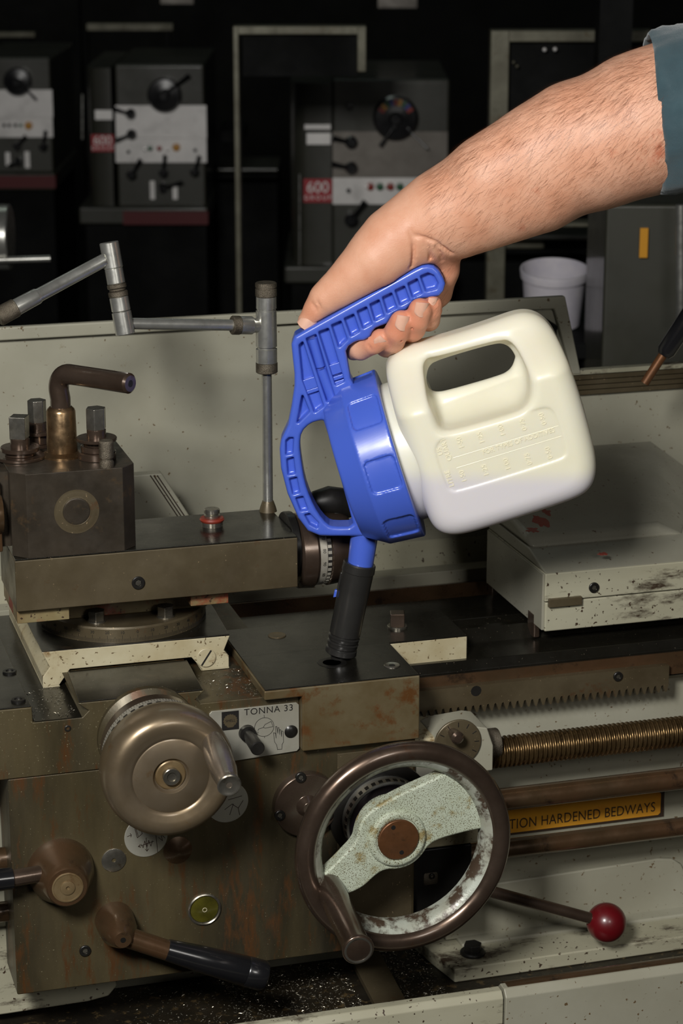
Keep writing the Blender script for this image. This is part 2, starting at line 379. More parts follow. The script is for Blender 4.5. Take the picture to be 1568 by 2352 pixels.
class Grid:
    def __init__(s, lo, hi, vox):
        s.lo = np.array(lo, float); s.vox = vox; n = np.ceil((np.array(hi)-s.lo)/vox).astype(int)+1
        s.ax = [s.lo[i]+vox*np.arange(n[i]) for i in range(3)]
        s.U, s.V, s.Wd = np.meshgrid(*s.ax, indexing='ij', sparse=True); s.shape = tuple(n)
        s.U2, s.V2 = np.meshgrid(s.ax[0], s.ax[1], indexing='ij')
    def full(s, a): return np.broadcast_to(a, s.shape)
    def mesh(s, D, name, m, parent, smooth_angle=50, iters=0):
        g = openvdb.FloatGrid(background=3*s.vox)
        g.copyFromArray(np.ascontiguousarray(np.clip(D, -3*s.vox, 3*s.vox).astype(np.float32)))
        pts, tri, quad = g.convertToPolygons(isovalue=0.0, adaptivity=0.0)
        p = pts*s.vox+s.lo
        Wp = CAM + np.outer(HJ-p[:, 2], HZ)+np.outer(p[:, 0], RGT)+np.outer(p[:, 1], (0, 0, 1.0))
        b = BASE[parent.name]
        me = bpy.data.meshes.new(name); me.from_pydata(((Wp-b)*.001).tolist(), [], quad[:, ::-1].tolist()+tri[:, ::-1].tolist())
        bm = bmesh.new(); bm.from_mesh(me); bmesh.ops.recalc_face_normals(bm, faces=bm.faces)
        if iters:
            for _ in range(iters): bmesh.ops.smooth_vert(bm, verts=bm.verts, factor=.5, use_axis_x=True, use_axis_y=True, use_axis_z=True)
        bm.to_mesh(me); bm.free()
        me.polygons.foreach_set('use_smooth', [True]*len(me.polygons))
        if smooth_angle: me.set_sharp_from_angle(angle=math.radians(smooth_angle))
        return link_mesh(name, me, m, parent)
def capsule(g, a, b, ra, rb, sw=1.0):
    """rounded cone between two jug-frame points (tapered)"""
    a = np.array(a, float); b = np.array(b, float); d = b-a; L2 = float(d@d)
    x = g.U-a[0]; y = g.V-a[1]; z = (g.Wd-a[2])
    t = np.clip((x*d[0]+y*d[1]+z*d[2])/L2, 0, 1)
    return np.sqrt((x-d[0]*t)**2+(y-d[1]*t)**2+((z-d[2]*t)/sw)**2)-(ra+(rb-ra)*t)
# ================================================================== THE SETTING
def struct(name, mb, m): o = mb.build(name, m); o['kind'] = 'structure'; return o
struct('floor', MB().box(-4200, 6500, -2600, 9000, -40, 0), M['concrete'])
struct('wall_back', MB().box(-4200, 6500, 8900, 9000, 0.5, 4600), M['concrete'])

# ================================================================== LATHE: bed, tray, guards
def p2(x, y, Y): p = PY(x, y, Y); return (p[0], p[2])

# --- bed -------------------------------------------------------------------
bed = thing('lathe_bed', 'grey painted lathe bed with oily dark slideways running to the right behind the handwheels', 'machine bed', (100, 150, 700))
x0, x1 = -420, 760
MB().prism([(78, 740), (78, 935), (64, 944), (64, 958), (120, 958), (120, 700), (95, 700)][::-1], 'x', x0, x1).build('bed_side', M['grey'], bed, bevel=1)
MB().prism([(60, 944), (60, 968), (66, 975), (104, 975), (116, 985), (128, 975), (150, 975), (150, 944)], 'x', x0, x1).build('front_slideway', M['dark'], bed, bevel=.6)
MB().prism([(58.6, 946), (58.6, 966), (61, 966), (61, 946)], 'x', x0, x1).build('way_edge', M['rust'], bed)
MB().prism([(176, 930), (176, 972), (236, 972), (236, 930)], 'x', x0, x1).build('middle_slideway', M['dark'], bed, bevel=.6)
MB().prism([(240, 930), (240, 968), (252, 980), (264, 968), (290, 968), (290, 930)], 'x', x0, x1).build('rear_slideway', M['rust'], bed, bevel=.6)
MB().prism([(290, 700), (290, 980), (310, 980), (310, 700)], 'x', x0, x1).build('rear_bed_wall', M['grey'], bed, bevel=1)
# recessed panel on the side of the bed, right of the apron
rp = [(140, 714), (140, 752)]+[(170, 762), (300, 765), (338, 766), (352, 764), (361, 758), (366, 748), (370, 714)]
MB().prism(rp, 'y', 74, 79).build('raised_side_panel', M['grey'], bed, bevel=1.6, seg=3)
MB().lathe([(-1, 3.2), (.4, 3.2), (.4, 2.2), (0, 0)], (255, 77.6, 787), mY, 16).build('hole_plug', M['black'], bed)
# foot of the bed standing in the tray
fo = MB().prism([(131, 24), (560, 28), (560, 120), (112, 120), (123, 60)], 'z', 700, 713); foot = fo.build('bed_foot', M['chip'], bed, bevel=1.5, seg=3)
MB().prism([(150, 716), (150, 700), (560, 700), (560, 716)], 'y', 60, 90).build('foot_web', M['grey'], bed, bevel=2)
MB().prism(chaikin([(-420, 711), (-186, 711), (-152, 716), (-156, 745), (-170, 790), (-420, 790)], 1), 'y', 56, 90).build('headstock_plinth', M['chip'], bed, bevel=2)
# the rack: a toothed bar bolted under the front way
tp = [(86, 957), (331, 957), (331, 939)]
x = 331
while x > 88:
    tp += [(x, 939), (x-1.6, 933.2), (x-3.0, 933.2), (x-5.2, 939.6)]; x -= 6.6
tp += [(86, 939)]
q = []
for p in tp:
    if not q or abs(q[-1][0]-p[0])+abs(q[-1][1]-p[1]) > 1e-6: q.append(p)
rack = MB().prism(q, 'y', 52, 59).build('gear_rack', M['slide'], bed)
cap_screw(tuple(PY(1418, 1553, 52)), mY, 4.2, bed, 'rack_screw')
MB().lathe([(-.2, 4.6), (.15, 4.6), (.15, 0)], tuple(PY(1093, 1587, 52)), mY, 24).build('rack_hole', M['black'], bed)
sb = PZ(1085, 2190, 713)
sb_ = MB().lathe([(0, 11), (2, 11), (3.5, 9.5)], sb, Z3, 24); A, B = ngon(sb+np.array([0, 0, 3]), Z3, 8, 6, X3, 6.5); sb_.loft(A, B)
sb_.build('foot_bolt', M['black'], bed, bevel=.5)

# --- sign on the bed -------------------------------------------------------
s0 = np.array([120.0, 59.4, 0]); zt, zb = 836, 814.5
a = PY(1174, 1911, 75.5); b_ = PY(1424+92, 1874, 75.5)
zb2 = (a[2]+b_[2])/2; xr = b_[0]
sg = MB().prism([(60, zb2-2.2), (60, zb2+24), (xr+3.5, zb2+24), (xr+3.5, zb2-2.2)], 'y', 76.3, 77.9).build('bedway_sign', M['inkbrown'])
tag(sg, 'orange and yellow metal sign reading HARDENED BEDWAYS, on the bed between the two long shafts', 'sign')
MB().prism([(63, zb2), (63, zb2+22), (xr-2, zb2+22), (xr, zb2+20), (xr, zb2+2), (xr-2, zb2)], 'y', 75.9, 76.3).build('sign_face', M['sticker'], sg)
ts = PY(1505, 1850, 75.8)
text('INDUCTION HARDENED BEDWAYS', 13.2, (ts[0], 75.75, ts[2]-1.6), X3, Z3, M['inkbrown'], sg, 'sign_lettering', align='RIGHT', spacing=1.04, wx=.785)

# --- feed shafts -----------------------------------------------------------
def screw_mesh(xa, xb, y, z, r0, r1, pitch, nx, nt=26):
    vs = []; fs = []
    for i in range(nx+1):
        x = xa+(xb-xa)*i/nx
        for k in range(nt):
            ph = (x/pitch+k/nt) % 1.0
            t = min(1, max(0, (abs(ph-.5)*4-.6)*1.6)); r = r1+(r0-r1)*t
            q = 2*math.pi*k/nt; vs.append((x, y+r*math.cos(q), z+r*math.sin(q)))
    for i in range(nx):
        for k in range(nt): fs.append((i*nt+k, i*nt+(k+1) % nt, (i+1)*nt+(k+1) % nt, (i+1)*nt+k))
    return MB().add(vs, fs)
ls = screw_mesh(150, 470, 36, 902, 11.2, 13.4, 4.1, 900)
o = ls.build('leadscrew', mat('oily_thread_steel', (132, 108, 74), (96, 76, 48), (60, 46, 30), .3, metal=.85, rough=.3, scale=40), angle=60)
tag(o, 'long threaded leadscrew, brown and oily, topmost of the shafts right of the apron', 'leadscrew')
o = MB().cyl((-420, 36, 858.5), (700, 36, 858.5), 9.6, n=40).build('feed_shaft', M['rust'])
tag(o, 'smooth rusty feed shaft crossing just above the yellow sign', 'shaft')
o = MB().cyl((-420, 40, 811), (700, 40, 811), 8.2, n=40).build('control_shaft', M['rust'])
tag(o, 'lowest brown shaft, running under the yellow sign', 'shaft')

# --- chip tray -------------------------------------------------------------
tray = thing('chip_tray', 'pale painted drip tray with chipped rusty rim along the bottom of the picture', 'tray', (50, 100, 690))
MB().box(-430, 760, -96, 330, 694, 700).build('tray_floor', M['tray'], tray)
MB().prism([(-104, 620), (-104, 752), (-100, 757), (-92, 757), (-88, 752), (-88, 700), (-96, 694), (-96, 620)], 'x', -430, 127.2).build('left_front_panel', M['chip'], tray, bevel=1)
MB().prism([(-106, 620), (-106, 753), (-101, 759), (-92, 759), (-86, 753), (-86, 700), (-96, 694), (-96, 620)], 'x', 128.2, 760).build('right_front_panel', M['grey'], tray, bevel=1)
MB().prism([(-99.5, 758.6), (-94, 759.4), (-88, 756.5), (-86.4, 752), (-85.6, 752), (-86.5, 757.5), (-94, 760), (-100, 759.4)], 'x', 132, 760).build('rusty_rim', M['rust'], tray)
MB().box(-430, 760, 322, 330, 700, 900).build('rear_panel', M['grey'], tray)
# bar lying across the tray
o = MB().prism([(48, -84), (75, -84), (85, 118), (58, 118)], 'z', 700.1, 706).build('flat_bar', M['slide'], bevel=.6)
tag(o, 'flat steel bar lying across the swarf in the tray under the big handwheel', 'bar')
# swarf: nobody could count it
def swarf(name, label, spots, n, zf, seed):
    rnd = random.Random(seed); mb = MB()
    for i in range(n):
        (xa, xb, ya, yb, dens) = rnd.choices(spots, [s_[4] for s_ in spots])[0]
        x = rnd.uniform(xa, xb); y = rnd.uniform(ya, yb); z = zf(x, y); a = rnd.uniform(0, 6.28); L = rnd.uniform(.5, 2.0)*rnd.choice((1, 1, 1, 2)); w = rnd.uniform(.25, .6)
        t = rnd.uniform(-.5, .5); e = np.array([math.cos(a), math.sin(a), t]); f = np.array([-math.sin(a), math.cos(a), rnd.uniform(-.4, .4)])
        c = np.array([x, y, z+abs(t)*L*.5+.25]); h = np.array([0, 0, .25])
        mb.add([c-e*L/2-f*w/2, c+e*L/2-f*w/2, c+e*L/2+f*w/2, c-e*L/2+f*w/2, c+h], [(0, 1, 4), (1, 2, 4), (2, 3, 4), (3, 0, 4), (3, 2, 1, 0)])
    o = mb.build(name, M['swarf'], angle=10, fix=False); tag(o, label, 'metal chips', kind='stuff'); return o
swarf('tray_swarf', 'bright metal shavings scattered over the black tray floor', [(-150, 46, -60, 118, 5), (78, 120, -60, 110, 3), (-60, 46, 0, 90, 3)], 2600, lambda x, y: 700.2, 3)

# --- splash guard ----------------------------------------------------------
sp = thing('splash_guard', 'big stained grey sheet-metal splash guard behind the tool post', 'splash guard', (60, 330, 950))
YS = 330
def q2(x, y, Y=YS): p = PY(x, y, Y); return (p[0], p[2])
ztop = q2(645, 715)[1]; xe, _ = q2(1290, 685); xe2, ze2 = q2(1326, 856)
zl = q2(900, 728)[1]
MB().prism([(-420, 900), (-420, ztop), (xe, ztop), (xe2, ze2), (xe2+18, 960), (xe2+18, 900)], 'y', YS, YS+3).build('guard_sheet', M['grey'], sp, bevel=.6)
MB().prism([(-420, zl), (-420, ztop+.8), (xe+.6, ztop+.8), (xe2+1, ze2), (xe2-8, ze2), (xe-10, zl)], 'y', YS-7, YS-.2).build('folded_lip', M['grey'], sp, bevel=1.6, seg=3)
k = PY(1245, 742, YS-8)
MB().tube([k+np.array([-16, 0, 3]), k+np.array([-4, -4, 2]), k+np.array([8, -4, -6]), k+np.array([10, 0, -16])], [3, 6, 6.5, 4], 14).build('rubber_grommet', M['black'], sp)
MB().prism([(YS-60, 958), (YS-60, 964), (YS-4, 972), (YS-.1, 1000), (YS-.1, 958)], 'x', -420, 640).build('bottom_flange', M['chip'], sp, bevel=1)
# lower back panel continuing right
bp = thing('lower_back_panel', 'lower grey back panel with grooved rusty top edge, behind the sloping cover', 'panel', (420, 340, 950))
za = q2(1568, 832)[1]; zc_ = q2(1568, 893)[1]
MB().box(xe2-30, 760, YS+4, YS+8, 900, za-2).build('panel_sheet', M['grey'], bp, bevel=.6)
nst = 5
for i in range(nst):
    z1_ = za-(za-zc_)*i/nst; z0_ = za-(za-zc_)*(i+1)/nst
    MB().box(xe2-14, 760, YS-6+i*1.2, YS+4, z0_+.8, z1_).build('edge_strip', M['slide'] if i else M['chip'], bp, bevel=.6)

# panel edge seen behind the tool post
a1, a2, a3, a4 = [PY(x_, y_, 250) for x_, y_ in ((300, 1092), (372, 1087), (440, 1192), (300, 1200))]
ro = MB().prism([(p_[0], p_[2]) for p_ in (a1, a2, a3, a4)], 'y', 250, 262).build('chuck_guard_edge', M['grey'], bevel=1.5)
tag(ro, 'slanting grey guard edge with ruled lines behind the right side of the tool post', 'guard')
for dx in (0, 4, 8):
    p0 = PY(345+dx*2, 1092, 249.5); p1_ = PY(412+dx*2, 1192, 249.5)
    MB().tube([p0, p1_], .5, 6).build('ruled_line', M['inkbrown'], ro)

# --- tailstock base cover on the right --------------------------------------
tc = thing('tailstock_cover', 'chipped grey cast cover sloping up to a rounded hump, right of the jug', 'machine cover', (300, 170, 985))
def cs(pts): return pts
F0 = 80
MB().prism([(227, 988), (227, 1014), (560, 1014), (560, 988)], 'y', F0, 221).build('lower_casting', M['chip'], tc, bevel=1.2)
MB().prism([(226, 1015), (226, 1040), (560, 1040), (560, 1015)], 'y', F0-1, 221).build('upper_casting', M['chip'], tc, bevel=1.2)
MB().box(224.8, 227.2, F0+2, 220, 989, 1039).build('left_face', M['greycover'], tc, bevel=.5)
# hump: stack of rounded sections lofted upward
def hump_ring(z, xl, xr_, yf, yb, r, n=8):
    P = []
    for (cx, cy, a0) in ((xr_-r, yb-r, 0), (xl+r, yb-r, 90), (xl+r, yf+r, 180), (xr_-r, yf+r, 270)):
        for k_ in range(n+1):
            t = math.radians(a0+90*k_/n); P.append((cx+r*math.cos(t), cy+r*math.sin(t), z))
    return P
rings = [hump_ring(1040, 227, 560, F0-1, 300, 3), hump_ring(1046, 222, 560, F0+4, 300, 5), hump_ring(1052, 218, 560, F0+16, 300, 7)]
# sloping hump body, leaning back
fp = PY(1240, 1250, 112); tpx = PY(1470, 1040, 230)
MB().prism([(79, 1040), (121, 1051), (221, 1051), (221, 1040)], 'x', 226.4, 560).build('sloping_shoulder', M['greycover'], tc, bevel=1.5, seg=3)
A_ = [(226.6, 119, 1050), (372, 119, 1050), (470, 305, 1050), (226.6, 305, 1050)]
B_ = [(226.6, 128, 1060), (350, 128, 1060), (418, 302, 1089), (226.6, 302, 1089)]
MB().loft(A_, B_).build('rounded_hump', M['greycover'], tc, bevel=7, seg=5, angle=50)
rd = mat('flaked_red_paint', (150, 60, 48), (136, 80, 66), rough=.5)
for (px, py, rx_, ry_, k_) in ((1240, 1192, 7, 6, 0), (1222, 1206, 6, 2.5, 1), (1254, 1178, 4, 3.5, 2), (1385, 1247, 4.5, 1.4, 3)):
    c = PZ(px, py, 1066 if py < 1240 else 1062); zt_ = lambda y_: 1060+(y_-128)*29/174+.25
    rr_ = random.Random(k_); pl_ = []
    for a_ in range(0, 360, 18):
        q_ = rr_.uniform(.45, 1.15); pl_.append((c[0]+rx_*q_*math.cos(math.radians(a_)), c[1]+ry_*2.2*q_*math.sin(math.radians(a_))))
    MB().loft([(x_, y_, zt_(y_)-.6) for x_, y_ in pl_], [(x_, y_, zt_(y_)) for x_, y_ in pl_]).build('paint_chip', rd, tc)
cap_screw(tuple(PY(1363, 1349, F0-1)), mY, 4.6, tc, 'cover_screw')
a = PY(1298, 1382, F0-3)
MB().box(a[0]-15, a[0]+15, F0-4, F0, a[2]-4, a[2]+3.5).build('latch_block', M['slide'], tc, bevel=.6)
for (px, py) in ((1226, 1425), (1130, 1335)):
    a = PX_ = PZ(px, py+12, 985 if px > 1200 else 978)
    MB().box(a[0]-3, a[0]+3, a[1]-7, a[1]+9, a[2]-9, a[2]+13).build('wiper_block', M['brown'], tc, bevel=1.5)

# ================================================================== CARRIAGE
ap = thing('lathe_apron', 'oily brown steel apron box carrying the handwheels and levers', 'machine apron', (-78, 30, 757))
MB().box(-243, 86, 0, 56, 757, 940.6).build('apron_housing', M['apron'], ap, bevel=1.2)
cap_screw(tuple(PY(195, 2183, 0)), mY, 4.6, ap, 'socket_screw')
cap_screw(tuple(PY(155, 1672, 0)), mY, 2.6, ap, 'small_screw')
# steel disc, brass cone plug, sight glass
c = PY(261, 1975, 0); mb = MB().lathe([(-.5, 9.8), (.8, 9.8), (1, 9.4), (1, 1.8), (-.2, 1.6), (-.2, 0)], c, mY, 40); mb.build('pivot_disc', M['steel'], ap)
c = PY(408, 1952, 0); MB().lathe([(-.5, 11.5), (.6, 11.5), (4.5, 1.2), (4.5, 0)], c, mY, 40).build('cone_plug', M['rust'], ap)
c = PY(469, 2088, 0); g_ = MB().lathe([(-.5, 13.6), (1.4, 13.6), (2.0, 12.6), (1.4, 11.8), (-.2, 11.5), (-.4, 0)], c, mY, 48).build('sight_glass_ring', M['steel'], ap)
MB().lathe([(0, 11.6), (.6, 11.2), (1.3, 6), (1.5, 0)], c, mY, 40).build('sight_glass', M['oilglass'], g_)
MB().torus(c-np.array([0, 1.6, 0]), mY, 1.7, .3, 24, 8).build('level_mark', M['cream'], g_)
# round symbol plates
def round_plate(px, py, r, lines, arrows):
    c = PY(px, py, 0); o = MB().lathe([(-.4, r), (.4, r), (.6, r-.3), (.6, 0)], c, mY, 48).build('symbol_plate', M['alu'], ap)
    strokes(lines, .45, c+np.array([0, -.65, 0]), X3, Z3, M['inkbrown'], o)
    return o
zz = [(-4, -6), (-2.6, -9), (-1.2, -3.5), (.4, -9), (2, -3.5), (3.6, -8.5), (5, -4)]
round_plate(335, 1921, 17.3, [zz, [(-6, -7.6), (6, -4.6)], [(0, -1), (0.4, -12)], [(-.9, -10.6), (.4, -12.4), (1.7, -10.6)], [(-4.8, -5.9), (-6.4, -7.6), (-4.6, -8.6)],
    [(7.6, 4), (9, -14.5)], [(-9, 9), (-7, 0), (-3, 3), (-5, 9)], [(-8.2, 9), (-6.3, 1.4)], [(-15, 2), (-11.8, 3), (-12.6, 4.4)], [(-11.8, 3), (-12.2, 1.4)], [(10, -2), (13, -5), (12, 1), (15, -3)]], None)
round_plate(521, 1842, 17.3, [[(-2, -6), (4, -2), (9, -6), (13, 0)], [(5, -2), (2, -11)], [(9, -6), (10, -12)], [(1, 2), (12, 4)]], None)
# bosses of the round flange at right
c = PY(700, 1842, 0)
fl = MB().lathe([(-.5, 27), (7, 27), (8, 26), (8, 9), (14, 5), (14, 0)], c, mY, 56).build('pinion_flange', M['brown'], ap, bevel=.4)
for (px, py) in ((690, 1785), (642, 1872), (752, 1872)):
    cp = PY(px, py, -8); cap_screw(tuple(cp), mY, 4.3, fl, 'flange_screw')
# far part of the apron behind the big handwheel
MB().box(20, 84, -1.2, 0, 770, 932).build('cover_plate', M['slide'], ap, bevel=.5)
pl = MB().box(86.4, 137, 4, 6, 893, 931).build('reference_plate', M['alu'], ap)
text('147', 7, (124, 3.9, 905), X3, Z3, M['inkbrown'], pl, 'plate_number', align='CENTER')
strokes([[(x_, 0), (x_+1.2, 7), (x_+2.4, 0)] for x_ in (0, 3, 6, 9, 12)]+[[(-4, 12), (14, 13)], circle(30, 6, 7, 14)], .5, (96, 3.95, 910), X3, Z3, M['inkbrown'], pl)
# gearbox mass behind the wheel, right of the apron
MB().box(86.2, 152, 6, 56, 836, 934).build('dial_bracket', M['cream'], ap, bevel=2)
MB().box(86.2, 140, 10, 56, 770, 834).build('clasp_nut_box', M['black'], ap, bevel=2)

# saddle ---------------------------------------------------------------------
sd = thing('lathe_saddle', 'dark ground-steel saddle with dovetail ways and a white painted right wing', 'machine saddle', (-60, 120, 941))
prof = [(-300, 941), (-300, 998), (-222.5, 998), (-222, 985.5), (-184, 985.5), (-179, 990.5), (-188, 997.5), (-87, 997.5), (-95, 990.5), (-91, 987), (-11.5, 987), (-11.5, 941.2)]
MB().prism(prof, 'y', -1, 260).build('saddle_casting', M['apron'], sd, bevel=.9)
MB().box(-299, -223, 0, 258, 997.6, 999.2).build('wing_top', M['dark'], sd, bevel=.5)
MB().prism([(-186, -.5), (-89, -.5), (-86, 69.5), (-183, 69.5)], 'z', 997.3, 998.4).build('ground_way', M['dark'], sd, bevel=.3)
MB().box(-221, -184.5, -.5, 258, 985.3, 986.1).build('groove_floor', M['dark'], sd)
for (px, py) in ((22, 1545), (42, 1610)):
    cap_screw(tuple(PZ(px, py, 999.2)), Z3, 5.6, sd, 'wing_screw')
rv = MB().prism([(-42, 987.2), (-42, 995), (86, 995), (86, 941), (-11.3, 941), (-11.3, 987.2)], 'y', -10, 139).build('reservoir_block', M['resv'], sd, bevel=1.3, seg=3)
MB().box(-41, 153.4, 70, 138.5, 994.5, 995.9).build('ground_cover', M['dark'], sd, bevel=.4)
MB().box(-41, 85.2, -9, 70.5, 994.5, 995.9).build('ground_top', M['dark'], sd, bevel=.4)
MB().box(86, 154, 70.5, 138, 935, 994.6).build('painted_wing', M['cream'], sd, bevel=1)
for (px, py, r_) in ((636, 1460, 7.6), (900, 1529, 6.6)):
    c = PZ(px, py, 995.9); o = MB().lathe([(0, r_), (.5, r_), (.9, r_-.5), (.5, r_*.6), (.3, 0)], c, Z3, 36).build('filler_plug', M['steel'] if r_ < 7 else M['slide'], sd)
    if r_ < 7:
        A, B = ngon(c+np.array([0, 0, .3]), Z3, 2.8, 6, X3, .3); MB().loft(A, B).build('socket', M['black'], o)
c = PZ(762, 1522, 995.9); MB().lathe([(0, 12), (.35, 11.6), (.3, 7.5), (-1, 7.4)], c, Z3, 40).build('filler_hole_rim', M['black'], sd)
c = PZ(912, 1441, 995.9)
bo = MB().lathe([(0, 8.5), (1.6, 8.5), (2.2, 8)], c, Z3, 32).build('square_head_bolt', M['steel'], sd)
A, B = ngon(c+np.array([0, 0, 2]), Z3, 8.6, 4, X3, 11.5, math.radians(45-16)); MB().loft(A, B).build('square_head', M['brown'], bo, bevel=.8)
swarf('saddle_swarf', 'shiny metal chips lying on the dark saddle between cross slide and oil reservoir',
      [(-221, -188, 0, 68, 3), (-50, -14, 2, 68, 3), (-80, -46, 10, 66, 2)], 330, lambda x, y: 986.2 if x < -180 else 987.1, 5)

# instruction plate -----------------------------------------------------------
pt = thing('oil_instruction_plate', 'aluminium plate reading TONNA 33 with oil can and hand symbols', 'plate', (-47, -2, 938))
yp = -2.6
MB().prism([(-84.5, 937), (-84.5, 978), (-82.5, 980), (-14, 980), (-12, 978), (-12, 941), (-14, 939), (-82.5, 935.5)], 'y', yp, -1.05).build('plate_sheet', M['alu'], pt, bevel=.3)
c = PY(617, 1631, yp); text('TONNA 33', 7.6, (c[0], yp-.08, c[2]), X3, Z3, M['ink'], pt, 'plate_lettering', align='CENTER', spacing=1.1)
def pp(x, y): p = PY(480+x/7.127, 1600+y/7.127, yp); return (p[0], p[2])
def pps(L): return [pp(*a) for a in L]
mid = pp(902, 498); rr = abs(pp(1060, 498)[0]-mid[0])
ln = [circle(mid[0], mid[1], rr, 40), pps([(898, 300), (902, 340)]), pps([(905, 655), (908, 675)]),
      pps([(800, 555), (810, 530), (885, 505), (915, 455), (1015, 405), (1045, 490), (920, 515), (885, 505)]), pps([(800, 575), (800, 600)]),
      pps([(1120, 870), (1105, 790), (1070, 740), (1055, 590), (1085, 595), (1095, 680), (1088, 490), (1105, 487), (1125, 600), (1125, 505), (1145, 510), (1155, 620), (1155, 540), (1175, 545), (1185, 650), (1190, 560), (1212, 570), (1218, 740), (1195, 780), (1190, 860), (1120, 865)])]
strokes(ln, .32, (0, yp-.05, 0), X3, Z3, M['ink'], pt)
a, b_ = pp(205, 255), pp(490, 530); MB().box(a[0], b_[0], yp-.12, yp, b_[1], a[1]).build('emblem_square', M['ink'], pt)
ec = ((a[0]+b_[0])/2, (a[1]+b_[1])/2); er = (b_[0]-a[0])*.40
shell = []
for k_ in range(29):
    t = math.radians(-62+304*k_/28); w_ = er*(1+.06*math.cos(k_*math.pi)); shell.append((ec[0]+w_*math.cos(t), ec[1]+w_*math.sin(t)*.95))
shell += [(ec[0]-er*.35, ec[1]-er*1.02), (ec[0]+er*.35, ec[1]-er*1.02)]
MB().prism(shell, 'y', yp-.2, yp-.12).build('shell_emblem', M['slide'], pt)
text('SHELL', 3.0, (ec[0], yp-.24, ec[1]), X3, Z3, M['ink'], pt, 'emblem_lettering', align='CENTER')
c = PY(668, 1680, yp); o = MB().lathe([(0, 5.2), (.5, 5.4), (1.5, 4.2), (2.3, 2.2), (2.4, 0)], c, mY, 24).build('plate_screw', M['black'], pt)
c = PY(567, 1683, yp); c2 = PY(588, 1722, -36)
o = MB().lathe([(0, 6.8), (4, 6.4), (4, 4.4), (15, 4.2), (15, 5.2), (34, 5.6), (35, 4.8), (35, 0)], c, mY, 32).build('pump_plunger', M['black'])
tag(o, 'short black push plunger sticking out of the TONNA 33 plate', 'plunger')

# big left lever knob ---------------------------------------------------------
kb = thing('feed_lever', 'large brown domed knob with a black-gripped lever pointing left', 'lever', tuple(PY(140, 2000, 0)))
c = PY(138, 1996, 0)
MB().lathe([(-.2, 26), (3, 26), (10, 25), (26, 18.5), (33, 16.5), (34.5, 15.2), (34.5, 0)], c, mY, 56).build('domed_boss', M['rust'], kb)
cf = c-np.array([0, 34.4, 0])
MB().lathe([(-.5, 12.2), (.8, 12.2), (1, 11.8), (1, 11.0), (.6, 10.8), (.6, 5.8), (1.6, 5.6), (1.8, 5), (1.8, 1.6), (.4, 1.2), (.4, 0)], cf, mY, 48).build('centre_disc', M['tan'], kb)
MB().tube([c+np.array([-12, -16, 6]), c+np.array([-40, -19, 6])], 6.6, 24).build('lever_rod', M['brown'], kb)
MB().tube([c+np.array([-38, -19, 6]), c+np.array([-40, -19, 6]), c+np.array([-60, -20, 6.5]), c+np.array([-100, -21, 7]), c+np.array([-106, -21, 7])], [5, 8.5, 9, 11, 8], 24).build('black_grip', M['blackplastic'], kb)

# lower lever with long black grip ----------------------------------------------
kb = thing('engagement_lever', 'low lever with long glossy black grip pointing right, on a brown cone', 'lever', tuple(PY(262, 2112, 0)))
c = PY(262, 2112, 0)
MB().lathe([(-.2, 15.5), (4, 15.5), (20, 14.5), (31, 10), (36, 7.4), (37, 6.6), (37, 0)], c, mY, 48).build('cone_boss', M['rust'], kb)
MB().lathe([(0, 2.2), (-.2, 1.2), (-.2, 0)], c-np.array([0, 37.3, 0]), mY, 16).build('centre_mark', M['black'], kb)
ra, rb = PY(300, 2152, -24), PY(388, 2184, -27)
MB().tube([ra-np.array([8, 0, -3]), rb], 8.2, 28).build('lever_rod', M['rust'], kb)
g0, g1 = PY(382, 2181, -27), PY(612, 2243, -36); d = g1-g0
MB().tube([g0+d*0, g0+d*.006, g0+d*.3, g0+d*.78, g0+d*.79, g0+d*.80, g0+d*.95, g0+d*.985, g0+d], [7.5, 8.6, 10.5, 12.2, 11.8, 12.3, 12.3, 11, 8.5], 32).build('black_grip', M['blackplastic'], kb)

# ball lever on the right --------------------------------------------------------
bl = thing('spindle_control_lever', 'brown rod lever ending in a dark red ball, lower right', 'lever', tuple(PY(1040, 2018, 24)))
pa, pb = PY(960, 2003, 30), PY(1392, 2119, 18); d = pb-pa
MB().tube([pa, pa+d*.2, pb-d*.06], [5.2, 5.2, 5.0], 24).build('lever_rod', M['brown'], bl)
dn = d/np.linalg.norm(d)
prof = [(-17.0, 0), (-17, 5.6)]+[(17.2*math.cos(t), 17.2*math.sin(t)) for t in [math.radians(160-5*k_) for k_ in range(33)]]
prof = [(-17.2*math.cos(math.radians(18)), 0), (-17.2*math.cos(math.radians(18)), 17.2*math.sin(math.radians(18)))]+[(-17.2*math.cos(math.radians(a_)), 17.2*math.sin(math.radians(a_))) for a_ in range(22, 180, 4)]+[(17.2, 0)]
MB().lathe(prof, pb, dn, 48).build('red_ball', M['ball'], bl)
c = PY(978, 2002, 24)
MB().cyl(c+np.array([-7, 0, 0]), c+np.array([6, 0, 0]), 15, n=40, ch=1.5).build('knurled_collar', M['knurl'], bl)
cap_screw(tuple(c+np.array([0, -15.2, 3])), mY, 2.4, bl, 'grub_screw')

